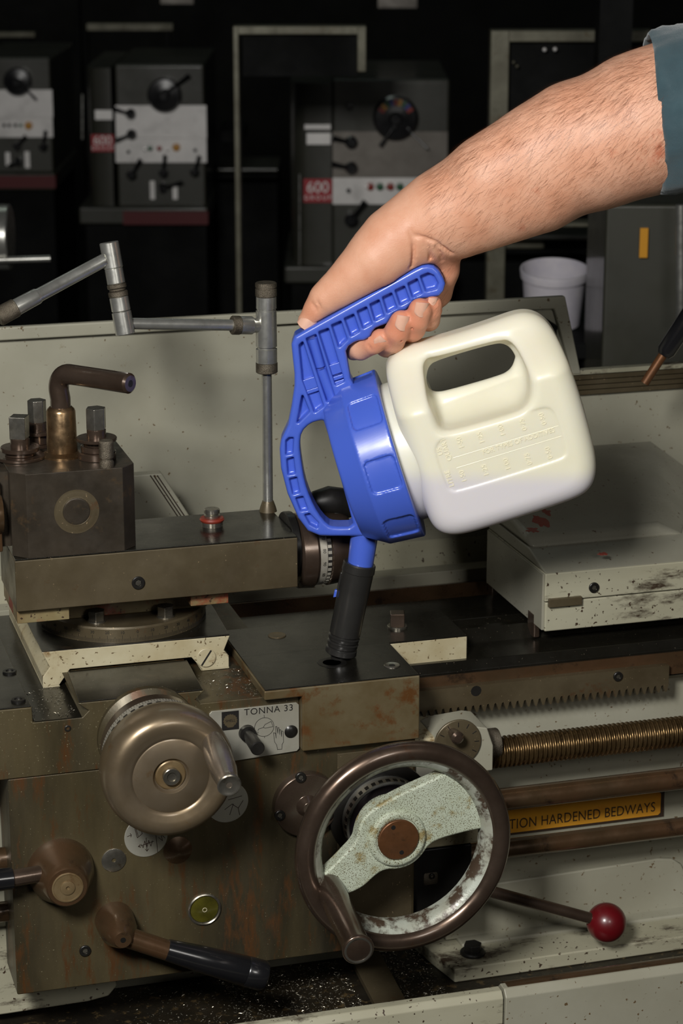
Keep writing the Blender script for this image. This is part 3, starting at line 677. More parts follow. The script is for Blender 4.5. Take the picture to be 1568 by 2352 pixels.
# threading dial behind the big handwheel --------------------------------------------
td = thing('thread_dial', 'threading dial indicator with small knob, half hidden behind the big handwheel', 'dial', (130, 30, 895))
MB().prism([(104, 934.5), (104, 900), (154.5, 900), (154.5, 922), (149, 938), (140, 940), (112, 938)], 'y', 4, 44).build('dial_body', M['grey'], td, bevel=1.2)
c = PY(1050, 1705, 3.8); MB().lathe([(0, 20), (1.6, 20), (2, 19.4), (2, 0)], c, mY, 44).build('dial_face', M['slide'], td)
for a_ in range(0, 360, 30):
    e = np.array([math.cos(math.radians(a_)), 0, math.sin(math.radians(a_))]); MB().tube([c+e*14-np.array([0, 2.1, 0]), c+e*18-np.array([0, 2.1, 0])], .35, 6).build('dial_tick', M['ink'], td)
c = PY(1046, 1690, -6); MB().lathe([(-10, 3.5), (0, 5.2), (5, 5.4), (7, 3.4), (7.4, 0)], c, mY, 28).build('dial_knob', M['brown'], td)
c = np.array([158.5, 34, 911]); o = MB().cyl(c, c+np.array([11, 0, 0]), 13, n=44, ch=1).build('knurled_ring', M['knurl'])
tag(o, 'narrow knurled steel ring at the left end of the leadscrew', 'ring')
# ================================================================== CROSS SLIDE, SWIVEL, COMPOUND, TOOL POST
cx = thing('cross_slide', 'cross slide with light painted dovetailed front face and slotted screw', 'machine slide', (-126, 150, 981))
pf = [(-203, 1016), (-197, 1002), (-203, 995), (-203, 982), (-182, 982.2), (-184.5, 993), (-187, 999.0), (-77, 999.0), (-80, 993), (-75, 981), (-51, 981), (-51, 998), (-55, 1003), (-50, 1016)]
pf = [(-203, 1016), (-197, 1003), (-203, 995), (-203, 987), (-190, 987), (-181, 999.6), (-82, 999.6), (-73, 988), (-51, 988), (-51, 998), (-55, 1003), (-50, 1015)]
MB().prism(pf, 'y', 70, 255).build('slide_casting', M['cream'], cx, bevel=.7)
MB().prism([(-202.6, 70.6), (-50.4, 70.6), (-47, 142), (-50, 254), (-202.6, 254)], 'z', 1014.6, 1016.4).build('ground_top', M['dark'], cx, bevel=.4)
c = PY(473, 1510, 69.8); o = MB().lathe([(-.5, 8.0), (1, 8.0), (1.4, 7.4), (1.4, 0)], c, mY, 36).build('slotted_screw', M['cream'], cx)
MB().obox(c+np.array([0, -1.45, 0]), np.array([.55, 0, .83]), Y3, np.array([-.83, 0, .55]), 7.4, .12, .7).build('screw_slot', M['ink'], o)
# lower lip of face, dovetail jaws hanging beside the way
MB().prism([(-203, 981.5), (-203, 987.2), (-190, 987.2), (-186, 981.8)], 'y', 70.2, 254).build('left_jaw', M['cream'], cx, bevel=.4)
MB().prism([(-51, 987.4), (-51, 988.6), (-73, 988.6), (-74, 987.4)], 'y', 70.2, 254).build('right_jaw', M['cream'], cx)

# swivel disc
C0 = np.array([-125.0, 143.0, 1016.4])
sw = thing('swivel_base', 'round steel swivel base engraved with degree marks under the compound slide', 'swivel base', tuple(C0))
MB().lathe([(0, 70), (11, 70), (12.5, 69), (12.5, 0)], C0, Z3, 120).build('graduated_disc', M['slide'], sw)
tk = MB()
for a_ in range(-78, 79):
    t = math.radians(-90+a_); e = np.array([math.cos(t), math.sin(t), 0]); f = np.array([-math.sin(t), math.cos(t), 0])
    h = 5.6 if a_ % 10 == 0 else (4.2 if a_ % 5 == 0 else 2.8)
    tk.obox(C0+e*70.05+np.array([0, 0, .6+h/2]), f, e, Z3, .13, .1, h/2)
tk.build('degree_marks', M['ink'], sw, fix=False)['kind'] = 'stuff'
for a_ in range(-60, 61, 10):
    t = math.radians(-90+a_); e = np.array([math.cos(t), math.sin(t), 0]); f = np.array([-math.sin(t), math.cos(t), 0])
    text(str(abs(a_)), 3.4, C0+e*70.15+np.array([0, 0, 8.4]), f, Z3, M['ink'], sw, 'degree_number', align='CENTER', depth=.1)
for (px, py) in ((222, 1427), (380, 1416)):
    c = PZ(px, py, 1028.9)
    b1 = MB().lathe([(0, 7.4), (1, 7.4), (1.4, 6.8)], c, Z3, 28).build('clamp_bolt', M['steel'], sw)
    A, B = ngon(c+np.array([0, 0, 1.2]), Z3, 7.2, 6, X3, 8.5, .25); MB().loft(A, B).build('hexagon_head', M['steel'], b1, bevel=.6)

# compound slide
cp = thing('compound_slide', 'long brown steel compound slide carrying the tool post', 'machine slide', (-110, 92, 1029))
MB().box(-178, -60, 108, 170, 1028.8, 1058.2).build('slide_base', M['redpaint'], cp, bevel=.8)
MB().box(-223, -182, 57, 130, 1046, 1058.3).build('left_gib_end', M['redpaint'], cp, bevel=.6)
MB().box(-84, -53, 60, 130, 1046.5, 1058.3).build('right_gib_end', M['redpaint'], cp, bevel=.6)
MB().box(-224, 2, 50, 134, 1058, 1099.4).build('upper_slide', M['slide'], cp, bevel=.9)
MB().box(-223.5, 1.4, 50.6, 133.4, 1099, 1100.6).build('ground_top', M['dark'], cp, bevel=.4)
cap_screw(tuple(PY(317, 1338, 50)), mY, 5.2, cp, 'gib_screw')
c = PZ(487, 1207, 1100.6)
st = MB().lathe([(0, 8.8), (3.6, 9.0), (4.2, 8.4)], c, Z3, 40).build('stud_washer', M['steel'], cp)
MB().lathe([(4.0, 9.4), (5.5, 10.2), (7, 9.2)], c, Z3, 40).build('red_washer', mat('red_oily_washer', (120, 44, 30), rough=.4), cp)
MB().lathe([(6.5, 6.2), (9, 6.6), (9.6, 5.0), (11, 6.4), (13.5, 6.4), (14.3, 5.8), (14.3, 0)], c, Z3, 36).build('threaded_stud', M['steel'], cp)

# compound screw handle (axis along X)
ch = thing('compound_screw_handle', 'brown conical compound-slide handle with numbered dial and chequered ring', 'handle', (40, 90, 1048))
cy, cz = 90, 1076
o3 = np.array([2.0, cy, cz])
MB().prism([(cy+sx_*29*math.cos(math.radians(a_)), cz+6+27*math.sin(math.radians(a_))) for a_ in range(0, 360, 12) for sx_ in (1,)], 'x', 2, 9).build('mounting_flange', M['black'], ch, bevel=1)
MB().lathe([(7, 28), (9, 31), (20, 31.5), (22, 30)], o3, X3, 56).build('bearing_collar', M['brown'], ch)
dl = MB().lathe([(21.5, 28.8), (22, 29.4), (28, 29.4), (28.5, 29)], o3, X3, 64).build('numbered_dial', M['dial'], ch)
MB().lathe([(28, 28.6), (32.3, 28.6)], o3, X3, 64).build('black_ring', M['ink'], ch)
for k_ in range(36):
    t = 2*math.pi*k_/36; e = np.array([0, math.cos(t), math.sin(t)]); f = np.array([0, -math.sin(t), math.cos(t)])
    if e[1] > .35: continue
    MB().obox(o3+X3*np.array(30.2)+e*28.8, np.array(X3), f, e, 1.5, 1.25, .25).build('white_square', M['dial'], ch)
for k_, s_ in enumerate(('10', '00', '90', '80', '70', '60', '50')):
    t = math.radians(180+50-k_*21); e = np.array([0, math.cos(t), math.sin(t)]); f = np.array([0, -math.sin(t), math.cos(t)])
    text(s_, 3.6, o3+np.array([25.4, 0, 0])+e*29.55, f, X3, M['ink'], dl, 'dial_number', align='CENTER', depth=.1)
MB().lathe([(32, 28.5), (33, 30.4), (47, 28.6), (52, 26.5), (56, 22), (58, 14), (62, 12), (64, 10), (64, 0)], o3, X3, 64).build('cone_handle_body', M['brown'], ch)
MB().tube([o3+np.array([44, 4, 6]), o3+np.array([44, 8, 22]), o3+np.array([46, 10, 34])], [11, 10, 9], 24).build('crank_arm', M['black'], ch)
MB().tube([o3+np.array(p_) for p_ in ((26, 10, 33), (30, 10, 35.5), (40, 10, 37), (50, 10, 35), (56, 10, 30), (58, 10, 24))], [9, 11, 12.5, 12.5, 11, 7], 28).build('crank_grip', M['black'], ch)

# tool post
tpz = 1100.6
tpst = thing('tool_post', 'square dark steel tool post with chamfered corners and a round machined recess', 'tool post', (-176, 98.5, tpz))
def octo(x0_, x1_, y0_, y1_, c_): return [(x0_+c_, y0_), (x1_-c_, y0_), (x1_, y0_+c_), (x1_, y1_-c_), (x1_-c_, y1_), (x0_+c_, y1_), (x0_, y1_-c_), (x0_, y0_+c_)]
MB().prism(octo(-224, -127, 49.4, 147, 11), 'z', tpz+.05, 1168).build('post_block', M['post'], tpst, bevel=.5)
c = PY(176, 1175, 49.4)
MB().lathe([(-.1, 17.6), (.3, 17.6), (.1, 15.6), (.4, 14), (0.1, 12.5), (.35, 11), (-.0, 10.6)], c, mY, 64).build('recess_ring', M['slide'], tpst)
MB().lathe([(.05, 10.6), (.3, 10), (.3, 9.4), (.1, 0)], c, mY, 48).build('recess_centre', M['post'], tpst)
# tool holder block at the left side of the post
MB().box(-244, -231, 62, 130, 1104, 1160).build('tool_holder', M['rust'], tpst, bevel=1)
MB().cyl((-246, 66, 1134), (-230, 66, 1134), 15, n=36, ch=1).build('holder_boss', M['rust'], tpst)
MB().box(-231.2, -223.8, 70, 120, 1106, 1166).build('holder_rail', M['post'], tpst)
# sleeve and clamping handle
pc = np.array([-176.5, 98.5, 1168.0])
cl = thing('clamping_lever', 'bent brown steel clamping lever rising from a polished sleeve on the tool post', 'lever', tuple(pc))
MB().lathe([(0, 16.5), (1.5, 16.5), (2.5, 14.5), (3.5, 13.2), (4, 12.2), (36, 11.4), (38, 10.6), (39.5, 9.0), (39.5, 0)], pc, Z3, 48).build('polished_sleeve', mat('bronzed_sleeve', (156, 130, 98), (120, 92, 62), None, metal=.9, rough=.28, scale=40), cl)
dr = RGT*.80-HZ*.60+np.array([0, 0, .02]); dr /= np.linalg.norm(dr)
v0 = pc+np.array([0, 0, 38.5]); top = pc+np.array([-.5, 0, 67])
tt = [v0, v0+np.array([0, 0, 8]), top+np.array([-.5, 0, -14])]
for a_ in range(0, 91, 10):
    t = math.radians(a_); tt.append(top+np.array([-.5, 0, -12])+dr*12*(1-math.cos(t))+np.array([0, 0, 12*math.sin(t)]))
tt += [tt[-1]+dr*10, tt[-1]+dr*62]
Lr = [8.0]*len(tt); tt.append(tt[-1]+dr*1.6); Lr.append(6.2)
MB().tube(tt, Lr, 28).build('bent_handle', M['brown'], cl)
MB().lathe([(0, 2.8), (.15, 2.6), (.05, 1.6), (.1, 0)], tt[-1], dr, 20).build('centre_hole', M['ink'], cl)
# studs on the post
def stud(px, py, zb_, kind, lab, rot, washers, head):
    c = PZ(px, py, 1168.0); c[2] = 1168.0
    s_ = thing('tool_post_stud', lab, 'bolt', tuple(c), 'bolts around the clamping lever')
    mb = MB(); z = 0
    for (h, r_) in washers:
        MB().lathe([(z, r_-.6), (z+.5, r_), (z+h-.5, r_), (z+h, r_-.6)], c, Z3, 44).build('washer', M['brown'], s_, bevel=0); z += h
    MB().lathe([(z-.2, 7.6), (z+6, 7.6), (z+7, 6.8)], c, Z3, 32).build('collar', M['brown'], s_)
    A, B = ngon(c+np.array([0, 0, z+6.5]), Z3, head[0], head[1], X3, head[2], rot); MB().loft(A, B).build('square_head' if head[1] == 4 else 'hexagon_head', M['steel'], s_, bevel=.6)
    return s_
stud(47, 1052, 0, 0, 'square-headed bolt on stacked washers at the left of the clamping lever', math.radians(20), [(2.6, 19.5), (3.5, 12), (3.5, 15.5)], (9.0, 4, 18))
stud(223, 1052, 0, 0, 'hexagon-headed bolt on stacked flanges at the right of the clamping lever', math.radians(10), [(6, 15), (4.5, 12.5), (4, 10.5), (2.6, 16)], (8.2, 6, 17))
stud(88, 1026, 0, 0, 'dark bolt half hidden behind the left of the clamping lever', 0, [(3, 10), (8, 9), (3, 13)], (7.6, 6, 18))
c = PZ(245, 1072, 1168.0)
o = MB().lathe([(0, 5.8), (4, 5.6), (5.5, 4.6), (7, 4.6), (7.5, 5.6), (20, 5.8), (21, 5.0), (21, 0)], c, Z3, 32).build('knurled_stop_screw', M['knurl'])
tag(o, 'small upright knurled screw at the right front of the tool post', 'screw')

# ================================================================== JOINTED COOLANT PIPE
cpipe = thing('coolant_pipe', 'jointed steel coolant pipe on an upright rod at the rear of the compound slide', 'pipe', (-2.5, 127, 1100.6))
MB().lathe([(0, 7.4), (4, 6.4), (9, 4.6)], (-2.5, 127, 1100.6), Z3, 32).build('base_nut', M['slide'], cpipe)
MB().cyl((-2.5, 127, 1106), (-2.5, 127, 1222), 4.1, n=28).build('upright_rod', M['satin'], cpipe)
zj = lambda y: PY(613, y, 127)[2]
e = np.array([-2.5, 127, 0])
rj = 8.6
MB().lathe([(zj(856), rj-.6), (zj(854), rj+.3), (zj(833), rj+.3), (zj(832), rj-.4)], e, Z3, 40).build('lower_knurl', M['knurl'], cpipe)
MB().lathe([(zj(832), rj), (zj(801), rj), (zj(799), rj-1.2), (zj(796), rj-1.2), (zj(795), rj), (zj(713), rj-.2), (zj(712), rj-1), (zj(709), rj-1), (zj(708), rj-.4), (zj(681), rj-.4)], e, Z3, 44).build('joint_body', M['satin'], cpipe)
MB().lathe([(zj(681), rj-.6), (zj(679), rj+.1), (zj(663), rj+.1), (zj(662), rj-.5), (zj(660), rj-.5), (zj(659), rj+.1), (zj(650), rj+.1), (zj(648), rj-.8), (zj(648), 0)], e, Z3, 40).build('upper_knurl', M['knurl'], cpipe)
a = np.array([-2.5, 127, zj(748)]); b_ = PY(296, 743, 112)
d = b_-a; L = float(np.linalg.norm(d)); dn = d/L
MB().lathe([(6, 5.4), (11, 6.0), (12.5, 7.2), (13, 7.4), (23, 7.4)], a, dn, 36).build('elbow', M['satin'], cpipe)
MB().lathe([(23, 7.0), (23.6, 7.7), (29.4, 7.7), (30, 7)], a, dn, 36).build('knurled_nut', M['knurl'], cpipe)
MB().lathe([(29, 4.6), (L, 4.6)], a, dn, 28).build('cross_tube', M['satin'], cpipe)
j0, j1 = PY(250, 556, 118), PY(288, 768, 108); d = j1-j0; L = float(np.linalg.norm(d)); dn = d/L
def jt(nm, t0, t1, r, mt): MB().lathe([(L*t0, r-.6), (L*t0+.6, r), (L*t1-.6, r), (L*t1, r-.6)], j0, dn, 40).build(nm, mt, cpipe)
jt('upper_joint', 0, .28, 7.6, M['satin']); jt('joint_barrel', .28, .45, 7.2, M['satin']); jt('knurled_nut', .45, .50, 7.6, M['knurl'])
jt('joint_neck', .495, .53, 6.4, M['knurl']); jt('knurled_nut', .53, .59, 7.7, M['knurl']); jt('joint_barrel', .59, .745, 7.5, M['satin']); jt('lower_joint', .75, 1, 7.7, M['satin'])
k0, k1 = PY(240, 597, 114), PY(-30, 742, 96); d = k1-k0; L = float(np.linalg.norm(d)); dn = d/L
MB().lathe([(0, 5.2), (L*.56, 5.4), (L*.57, 5.9), (L*.58, 6.3), (L*.76, 6.6)], k0, dn, 32).build('nozzle_tube', M['satin'], cpipe)
MB().lathe([(L*.755, 6.8), (L*.76, 7.4), (L*.9, 7.6), (L*.91, 6.6)], k0, dn, 32).build('nozzle_knurl', M['knurl'], cpipe)

# ================================================================== CROSS-SLIDE HANDWHEEL
hw = thing('cross_slide_handwheel', 'solid dished brown handwheel with graduated dial and tapered handle, left of the plunger', 'handwheel', (-133, -60, 915))
hc = np.array([PY(395, 1786, -90)[0], 0, PY(395, 1786, -90)[2]])
MB().lathe([(0, 40), (6, 40), (10, 34), (24, 33)], hc, mY, 64).build('bearing_boss', M['apron'], hw, bevel=0)
MB().lathe([(24, 40), (25, 42), (38, 42.5), (39, 41.5)], hc, mY, 96).build('dial_back_ring', M['brown'], hw)
dl = MB().lathe([(38.5, 43.0), (39, 43.6), (49, 43.6), (49.4, 43)], hc, mY, 96).build('graduated_dial', M['dial'], hw)
tk = MB()
for a_ in range(0, 360, 3):
    t = math.radians(a_); e = np.array([math.cos(t), 0, math.sin(t)]); f = np.array([-math.sin(t), 0, math.cos(t)])
    tk.obox(hc+e*43.65-np.array([0, 39.4+(1.6 if a_ % 15 else 2.4), 0]), f, Y3, e, .13, 1.6 if a_ % 15 else 2.4, .08)
tk.build('dial_ticks', M['ink'], dl, fix=False)['kind'] = 'stuff'
for k_ in range(40):
    t = 2*math.pi*k_/40; e = np.array([math.cos(t), 0, math.sin(t)]); f = np.array([-math.sin(t), 0, math.cos(t)])
    if e[2] < -.1 or e[0] > .6: continue
    MB().obox(hc+e*43.7-np.array([0, 46.8, 0]), f, Y3, e, 1.9, 1.6, .12).build('black_square', M['ink'], dl)
MB().lathe([(49, 41), (52, 41), (53, 44), (56, 47.4), (62, 49.6), (70, 50.4), (78, 50.2), (84, 48.8), (88, 46.2), (90.2, 42.5), (90.6, 39.5), (89.6, 36), (88.4, 32), (87.6, 29.6), (87.0, 29.2), (87.2, 28.6), (87.6, 28), (87.4, 14.0), (86.6, 13.4), (84.0, 12.6), (83.6, 12), (83.6, 0)], hc, mY, 128).build('wheel_disc', M['wheel'], hw, angle=45)
cc = hc-np.array([0, 83.6, 0])
MB().lathe([(0, 11.8), (1.4, 11.4), (2, 10.6), (2, 0)], cc, mY, 40).build('rusty_washer', M['tan'], hw)
cap_screw(tuple(cc-np.array([0, 2, 0])), mY, 6.6, hw, 'centre_screw', M['steel'], proud=4)
h0, h1 = PY(487, 1698, -84), PY(526, 1803, -150); d = h1-h0; L = float(np.linalg.norm(d)); dn = d/L
MB().lathe([(0, 7.6), (4, 8.4), (L*.35, 10.2), (L*.7, 9.8), (L*.9, 8.2), (L-1, 8.4), (L, 8.6)], h0, dn, 40).build('handle', M['handle'], hw, angle=60)
MB().lathe([(L-.2, 8.8), (L+.8, 8.8), (L+1.4, 8), (L+1.0, 6.6), (L+.4, 5.6), (L+.3, 2.4), (L-1, 2.2), (L-1, 0)], h0, dn, 36).build('handle_end', M['steel'], hw)

# ================================================================== BIG APRON HANDWHEEL
bw = thing('apron_handwheel', 'large handwheel with polished brown rim and pale green pitted spokes', 'handwheel', (54, -60, 789))
rc = np.array([54.0, -70.0, 877.0])
MB().torus(rc, mY, 80, 8.3, 128, 24).build('polished_rim', M['brown'], bw)
def ringmesh(prof, c, n=128):
    mb = MB(); vs = []; fs = []; m_ = len(prof)
    for i in range(n):
        t = 2*math.pi*i/n
        for (yy, r_) in prof: vs.append((c[0]+r_*math.cos(t), c[1]-yy, c[2]+r_*math.sin(t)))
    for i in range(n):
        for j in range(m_): fs.append((i*m_+j, i*m_+(j+1) % m_, ((i+1) % n)*m_+(j+1) % m_, ((i+1) % n)*m_+j))
    return mb.add(vs, fs)
ringmesh([(4.5, 74), (2, 69), (-4, 65.5), (-14, 66.5), (-15, 69), (-9, 76)], rc).build('inner_rim', M['worn'], bw, angle=60)
# spokes: one broad arm to the upper right, one to the lower left, hub between
def wp(x, y): p = PY(x, y, -66); return (p[0], p[2])
arm = [wp(*p_) for p_ in ((852, 1862), (898, 1836), (946, 1812), (992, 1792), (1022, 1776), (1040, 1790), (1090, 1810), (1122, 1850), (1136, 1890), (1130, 1905), (1105, 1904), (1060, 1914), (1010, 1928), (985, 1942), (968, 1968), (945, 1988), (915, 1998), (885, 1998),
       (862, 2012), (838, 2036), (808, 2052), (772, 2062), (748, 2056), (722, 2046), (712, 2030), (736, 2014), (765, 1990), (792, 1962), (818, 1934), (822, 1912), (830, 1886))]
MB().prism(chaikin(arm, 2), 'y', -66, -52).build('spokes', M['green'], bw, bevel=2.2, seg=3)
hb = PY(912, 1925, -66); hub = np.array([hb[0], 0, hb[2]])
MB().lathe([(40, 27), (52, 26), (66, 23.6), (68.5, 22.6), (69.2, 20.6), (68.6, 18), (67.4, 17.4), (67, 0)], hub, mY, 64).build('hub', M['green'], bw, angle=50)
hcap = MB().lathe([(67, 16.6), (69.4, 16.6), (70, 16), (70, 0)], hub, mY, 56).build('hub_cap', M['copper'], bw)
for (px, py) in ((903, 1901), (922, 1958)):
    p = PY(px, py, -70.2); MB().lathe([(-.3, 1.8), (.1, 1.8), (.15, 1.1), (.0, 0)], p, mY, 16).build('pin_hole', M['ink'], hcap)
# dial behind
dc = PY(893, 1890, -26); dc = np.array([dc[0], 0, dc[2]])
MB().lathe([(1, 43), (6, 43), (7, 42), (14, 37)], dc, mY, 72).build('dial_bearing', M['black'], bw)
dd = MB().lathe([(14, 35.5), (26, 35.2), (27, 34)], dc, mY, 80).build('silver_dial', M['satin'], bw)
for k_ in range(36):
    t = 2*math.pi*k_/36; e = np.array([math.cos(t), 0, math.sin(t)]); f = np.array([-math.sin(t), 0, math.cos(t)])
    if e[2] < -.5 or e[0] > .6: continue
    MB().obox(dc+e*35.5-np.array([0, 22.5, 0]), f, Y3, e, 1.6, 2.0, .25).build('black_square', M['ink'], dd)
MB().lathe([(26, 33.5), (30, 33), (41, 29), (42, 27)], dc, mY, 72).build('dial_cone', mat('dark_violet_cone', (44, 40, 50), metal=.6, rough=.3), bw)
h0, h1 = PY(752, 2030, -62), PY(823, 2183, -160); d = h1-h0; L = float(np.linalg.norm(d)); dn = d/L
MB().lathe([(0, 10), (5, 10.5), (L*.3, 11.4), (L*.75, 10.4), (L*.9, 10.6), (L-3, 12), (L-1, 12.2), (L, 11.4)], h0, dn, 44).build('handle', M['brown'], bw, angle=60)
MB().lathe([(L-.4, 11.0), (L+.5, 10.6), (L+.2, 9.2), (L-.5, 8.8), (L-.5, 3.2), (L-2, 3), (L-2, 0)], h0, dn, 40).build('handle_end', M['steel'], bw)
# ================================================================== OIL DISPENSER JUG
def jl(P, w=0.0): return [J(x, y, w)[:2] for x, y in P]
jb = J(780, 1500, 0); jug = thing('oil_dispenser', 'white plastic oil jug with blue pouring lid and handle, its black nozzle in the filler', 'oil jug', tuple(L2W(*jb)))
# body
bo_ = [(887, 866), (888, 846), (896, 838), (932, 814), (942, 811), (990, 800), (1060, 780), (1131, 757), (1195, 733), (1222, 731), (1250, 742), (1276, 772), (1316, 868), (1355, 1009), (1363, 1062), (1356, 1102), (1334, 1124), (1201, 1168), (1056, 1214), (1014, 1213), (990, 1198), (930, 1010)]
g = Grid(list(J(870, 1230, 0)[:2]-6)+[-66], list(J(1380, 715, 0)[:2]+6)+[66], 1.15)
P2 = jl(bo_, 30)
def blur(a, k, n=3):
    ker = np.ones(2*k+1)/(2*k+1)
    for _ in range(n):
        for axn in (0, 1):
            pdw = [(0, 0), (0, 0)]; pdw[axn] = (k, k)
            a = np.apply_along_axis(lambda v: np.convolve(v, ker, 'valid'), axn, np.pad(a, pdw, 'reflect', reflect_type='odd'))
    return a
d2 = blur(poly_sdf(jl(chaikin(bo_, 2), 30), g.U2, g.V2), 5)[:, :, None]-1.2
r = 17.0
e0 = J(938, 814, 0); e1_ = J(1222, 731, 0); ed_ = (e1_-e0)[:2]; ed_ /= np.linalg.norm(ed_)
tt_ = np.clip(((g.U2-e0[0])*ed_[1]-(g.V2-e0[1])*ed_[0])/36.0, 0, 1)           # 0 at the top edge, 1 well below it
al_ = np.clip(((g.U2-e0[0])*ed_[0]+(g.V2-e0[1])*ed_[1])/18.0-1.0, 0, 1)
h = (60.0-37.0*(1-tt_*tt_*(3-2*tt_))*1.0)[:, :, None]
qx = np.maximum(d2+r, 0); qy = np.maximum(np.abs(g.Wd)-h+r, 0)
D = np.sqrt(qx**2+qy**2)+np.minimum(np.maximum(d2+r, np.abs(g.Wd)-h+r), 0)-r
# hand hole: slot right through, and finger pocket sloping into both faces
slot = jl(chaikin([(990, 886), (996, 863), (1012, 850), (1140, 812), (1160, 815), (1172, 836), (1168, 852), (1150, 864), (1026, 897), (1002, 898)], 2), 12)
ds = poly_sdf(slot, g.U2, g.V2)[:, :, None]-1.2
D = smax(D, -g.full(ds), 6)
pk = jl(chaikin([(972, 868), (980, 842), (1010, 838), (1150, 798), (1182, 798), (1212, 850), (1216, 900), (1200, 932), (1165, 945), (1050, 978), (1015, 982), (1000, 960)], 2), 45)
dp = poly_sdf(pk, g.U2, g.V2)[:, :, None]
# pocket floor rises away from the slot
c0 = J(1075, 880, 30); c1 = J(1105, 960, 30); dd_ = (c1-c0)[:2]; dd_ /= np.linalg.norm(dd_)
along = (g.U2-c0[0])*dd_[0]+(g.V2-c0[1])*dd_[1]
fl_ = np.clip(4+along*.35+np.maximum(along-14, 0)*1.2, 4, 52)[:, :, None]
for sgn in (1, -1):
    D = smax(D, -smax(g.full(dp), (fl_-sgn*g.Wd)*.75, 9), 9)
# recessed gauge panel on the front
pn = jl(chaikin([(999, 1040), (1003, 1020), (1020, 1006), (1238, 938), (1262, 936), (1278, 955), (1301, 1035), (1298, 1048), (1280, 1058), (1056, 1128), (1035, 1128), (1024, 1115)], 2), 60)
dn_ = poly_sdf(pn, g.U2, g.V2)[:, :, None]
D = smax(D, -smax(g.full(dn_), (59.0)-g.Wd+0*dn_, .6), .8)
body = g.mesh(D, 'jug_body', M['jug'], jug, None)
# neck between body and lid
n0, n1 = J(893, 1047, 0), J(990, 1018, 0); ax = (J(1000, 1015, 0)-J(905, 1044, 0)); ax[2] = 0; ax /= np.linalg.norm(ax)
def WD(v): return RGT*v[0]+np.array([0, 0, 1.0])*v[1]+(-HZ)*v[2]
axW = WD(ax)
lc = J(920, 1039, 0)                                    # centre of the lid's open rim
lcW = L2W(*lc)
MB().lathe([(-3, 55), (2, 56), (13, 56), (14, 50)], lcW, axW, 96).build('jug_neck', M['jug'], jug)
# embossed scale lettering (raised, same plastic)
ex, ey = J(1300, 1046, 60)-J(1056, 1124, 60), None
ex /= np.linalg.norm(ex); exW = WD(ex); eyW = np.cross(-HZ, exW); eyW = WD(np.array([-ex[1], ex[0], 0]))
emb = mat('embossed_plastic', (236, 230, 204), rough=.3, rvar=0)
def etext(s_, px, py, size, vert=True):
    c = L2W(*J(px, py, 59.1))
    if vert: text(s_, size, c, eyW, -exW, emb, body, 'embossed_lettering', align='CENTER', depth=.9)
    else: text(s_, size, c, exW, eyW, emb, body, 'embossed_lettering', align='CENTER', depth=.9)
for s_, px, py in (('LITRE', 1032, 1099), ('1·50', 1063, 1094), ('1·25', 1114, 1080), ('1·00', 1164, 1066), ('0·75', 1213, 1054), ('0·50', 1260, 1040),
                   ('US', 1010, 1036), ('QUART', 1024, 1032), ('1·50', 1057, 1017), ('1·25', 1104, 1005), ('1·00', 1152, 988), ('0·75', 1201, 975), ('0·50', 1246, 962)):
    etext(s_, px, py, 5.6)
etext('FOR TYPES OF ADDITIVES', 1190, 1014, 5.0, False)
for (a_, b2) in (((1040, 1052), (1288, 976)), ((1048, 1075), (1294, 1000))):
    p0, p1_ = L2W(*J(*a_, 58.9)), L2W(*J(*b2, 58.9)); MB().tube([p0, p1_], .28, 8).build('embossed_line', emb, body)

# lid: revolved cap with shoulder, panels round its skirt
lo = np.minimum(J(720, 1260, 0), J(990, 845, 0))-8; hi = np.maximum(J(720, 1260, 0), J(990, 845, 0))+8
g = Grid([lo[0], lo[1], -70], [hi[0], hi[1], 70], 1.0)
t_ = (g.U-lc[0])*ax[0]+(g.V-lc[1])*ax[1]                 # along axis, 0 at rim, negative to the left
pv = (g.U-lc[0])*(-ax[1])+(g.V-lc[1])*ax[0]
rr_ = np.sqrt(pv**2+g.Wd**2); ang = np.arctan2(pv, g.Wd)
R0 = np.linalg.norm((J(865, 853, 0)-J(976, 1225, 0))[:2])/2
prof_t = [-48, -46, -44, -34, -29.5, -27, 0, 4]; 
Rt = np.interp(t_, [-47.5, -31.0, -29.0, 0], [R0-13.5, R0-3.6, R0-2.2, R0])
D = smax((rr_-Rt)*.93, np.maximum(t_-0, -47.5-t_), 2.0)
# shallow panels
seg_ = math.pi/4
aa = (ang-0.06+seg_/2) % seg_-seg_/2
pd = np.maximum(np.abs(aa)*R0-13.8, np.abs(t_+14.5)-12.0)
pd = np.where((np.abs(aa)*R0 > 8.8) & (np.abs(t_+14.5) > 7.0), np.sqrt(np.maximum(np.abs(aa)*R0-9.8, 0)**2+np.maximum(np.abs(t_+14.5)-8.0, 0)**2)-4.0, pd)
D = smax(D, -smax(pd, (R0-1.9+t_*.07)-rr_, .5), .5)
lid = g.mesh(D, 'lid', M['blue'], jug, None)

# grip handle with loop guard: outline with holes, pockets on both faces
ho = [(690, 762), (676, 770), (669, 789), (672, 821), (676, 856), (676, 885), (669, 933), (661, 974), (645, 1009), (642, 1029), (645, 1073), (660, 1131), (685, 1188), (707, 1217), (734, 1228), (760, 1229), (800, 1229), (868, 1230), (868, 1200), (800, 950), (812, 880), (805, 867), (798, 827), (794, 805), (800, 793), (812, 785),
      (822, 781), (836, 780), (849, 773), (855, 760), (862, 752), (874, 747), (888, 742), (897, 730), (903, 719), (916, 713), (932, 711), (951, 688), (968, 684), (989, 682), (1008, 678), (1018, 666), (1022, 650), (1018, 638), (1008, 620), (996, 609), (983, 606), (968, 608), (951, 616)]
loop = chaikin([(737, 963), (712, 970), (692, 990), (688, 1020), (692, 1057), (700, 1105), (713, 1143), (731, 1178), (752, 1203), (768, 1208), (812, 1207), (805, 1180), (745, 965)], 1)
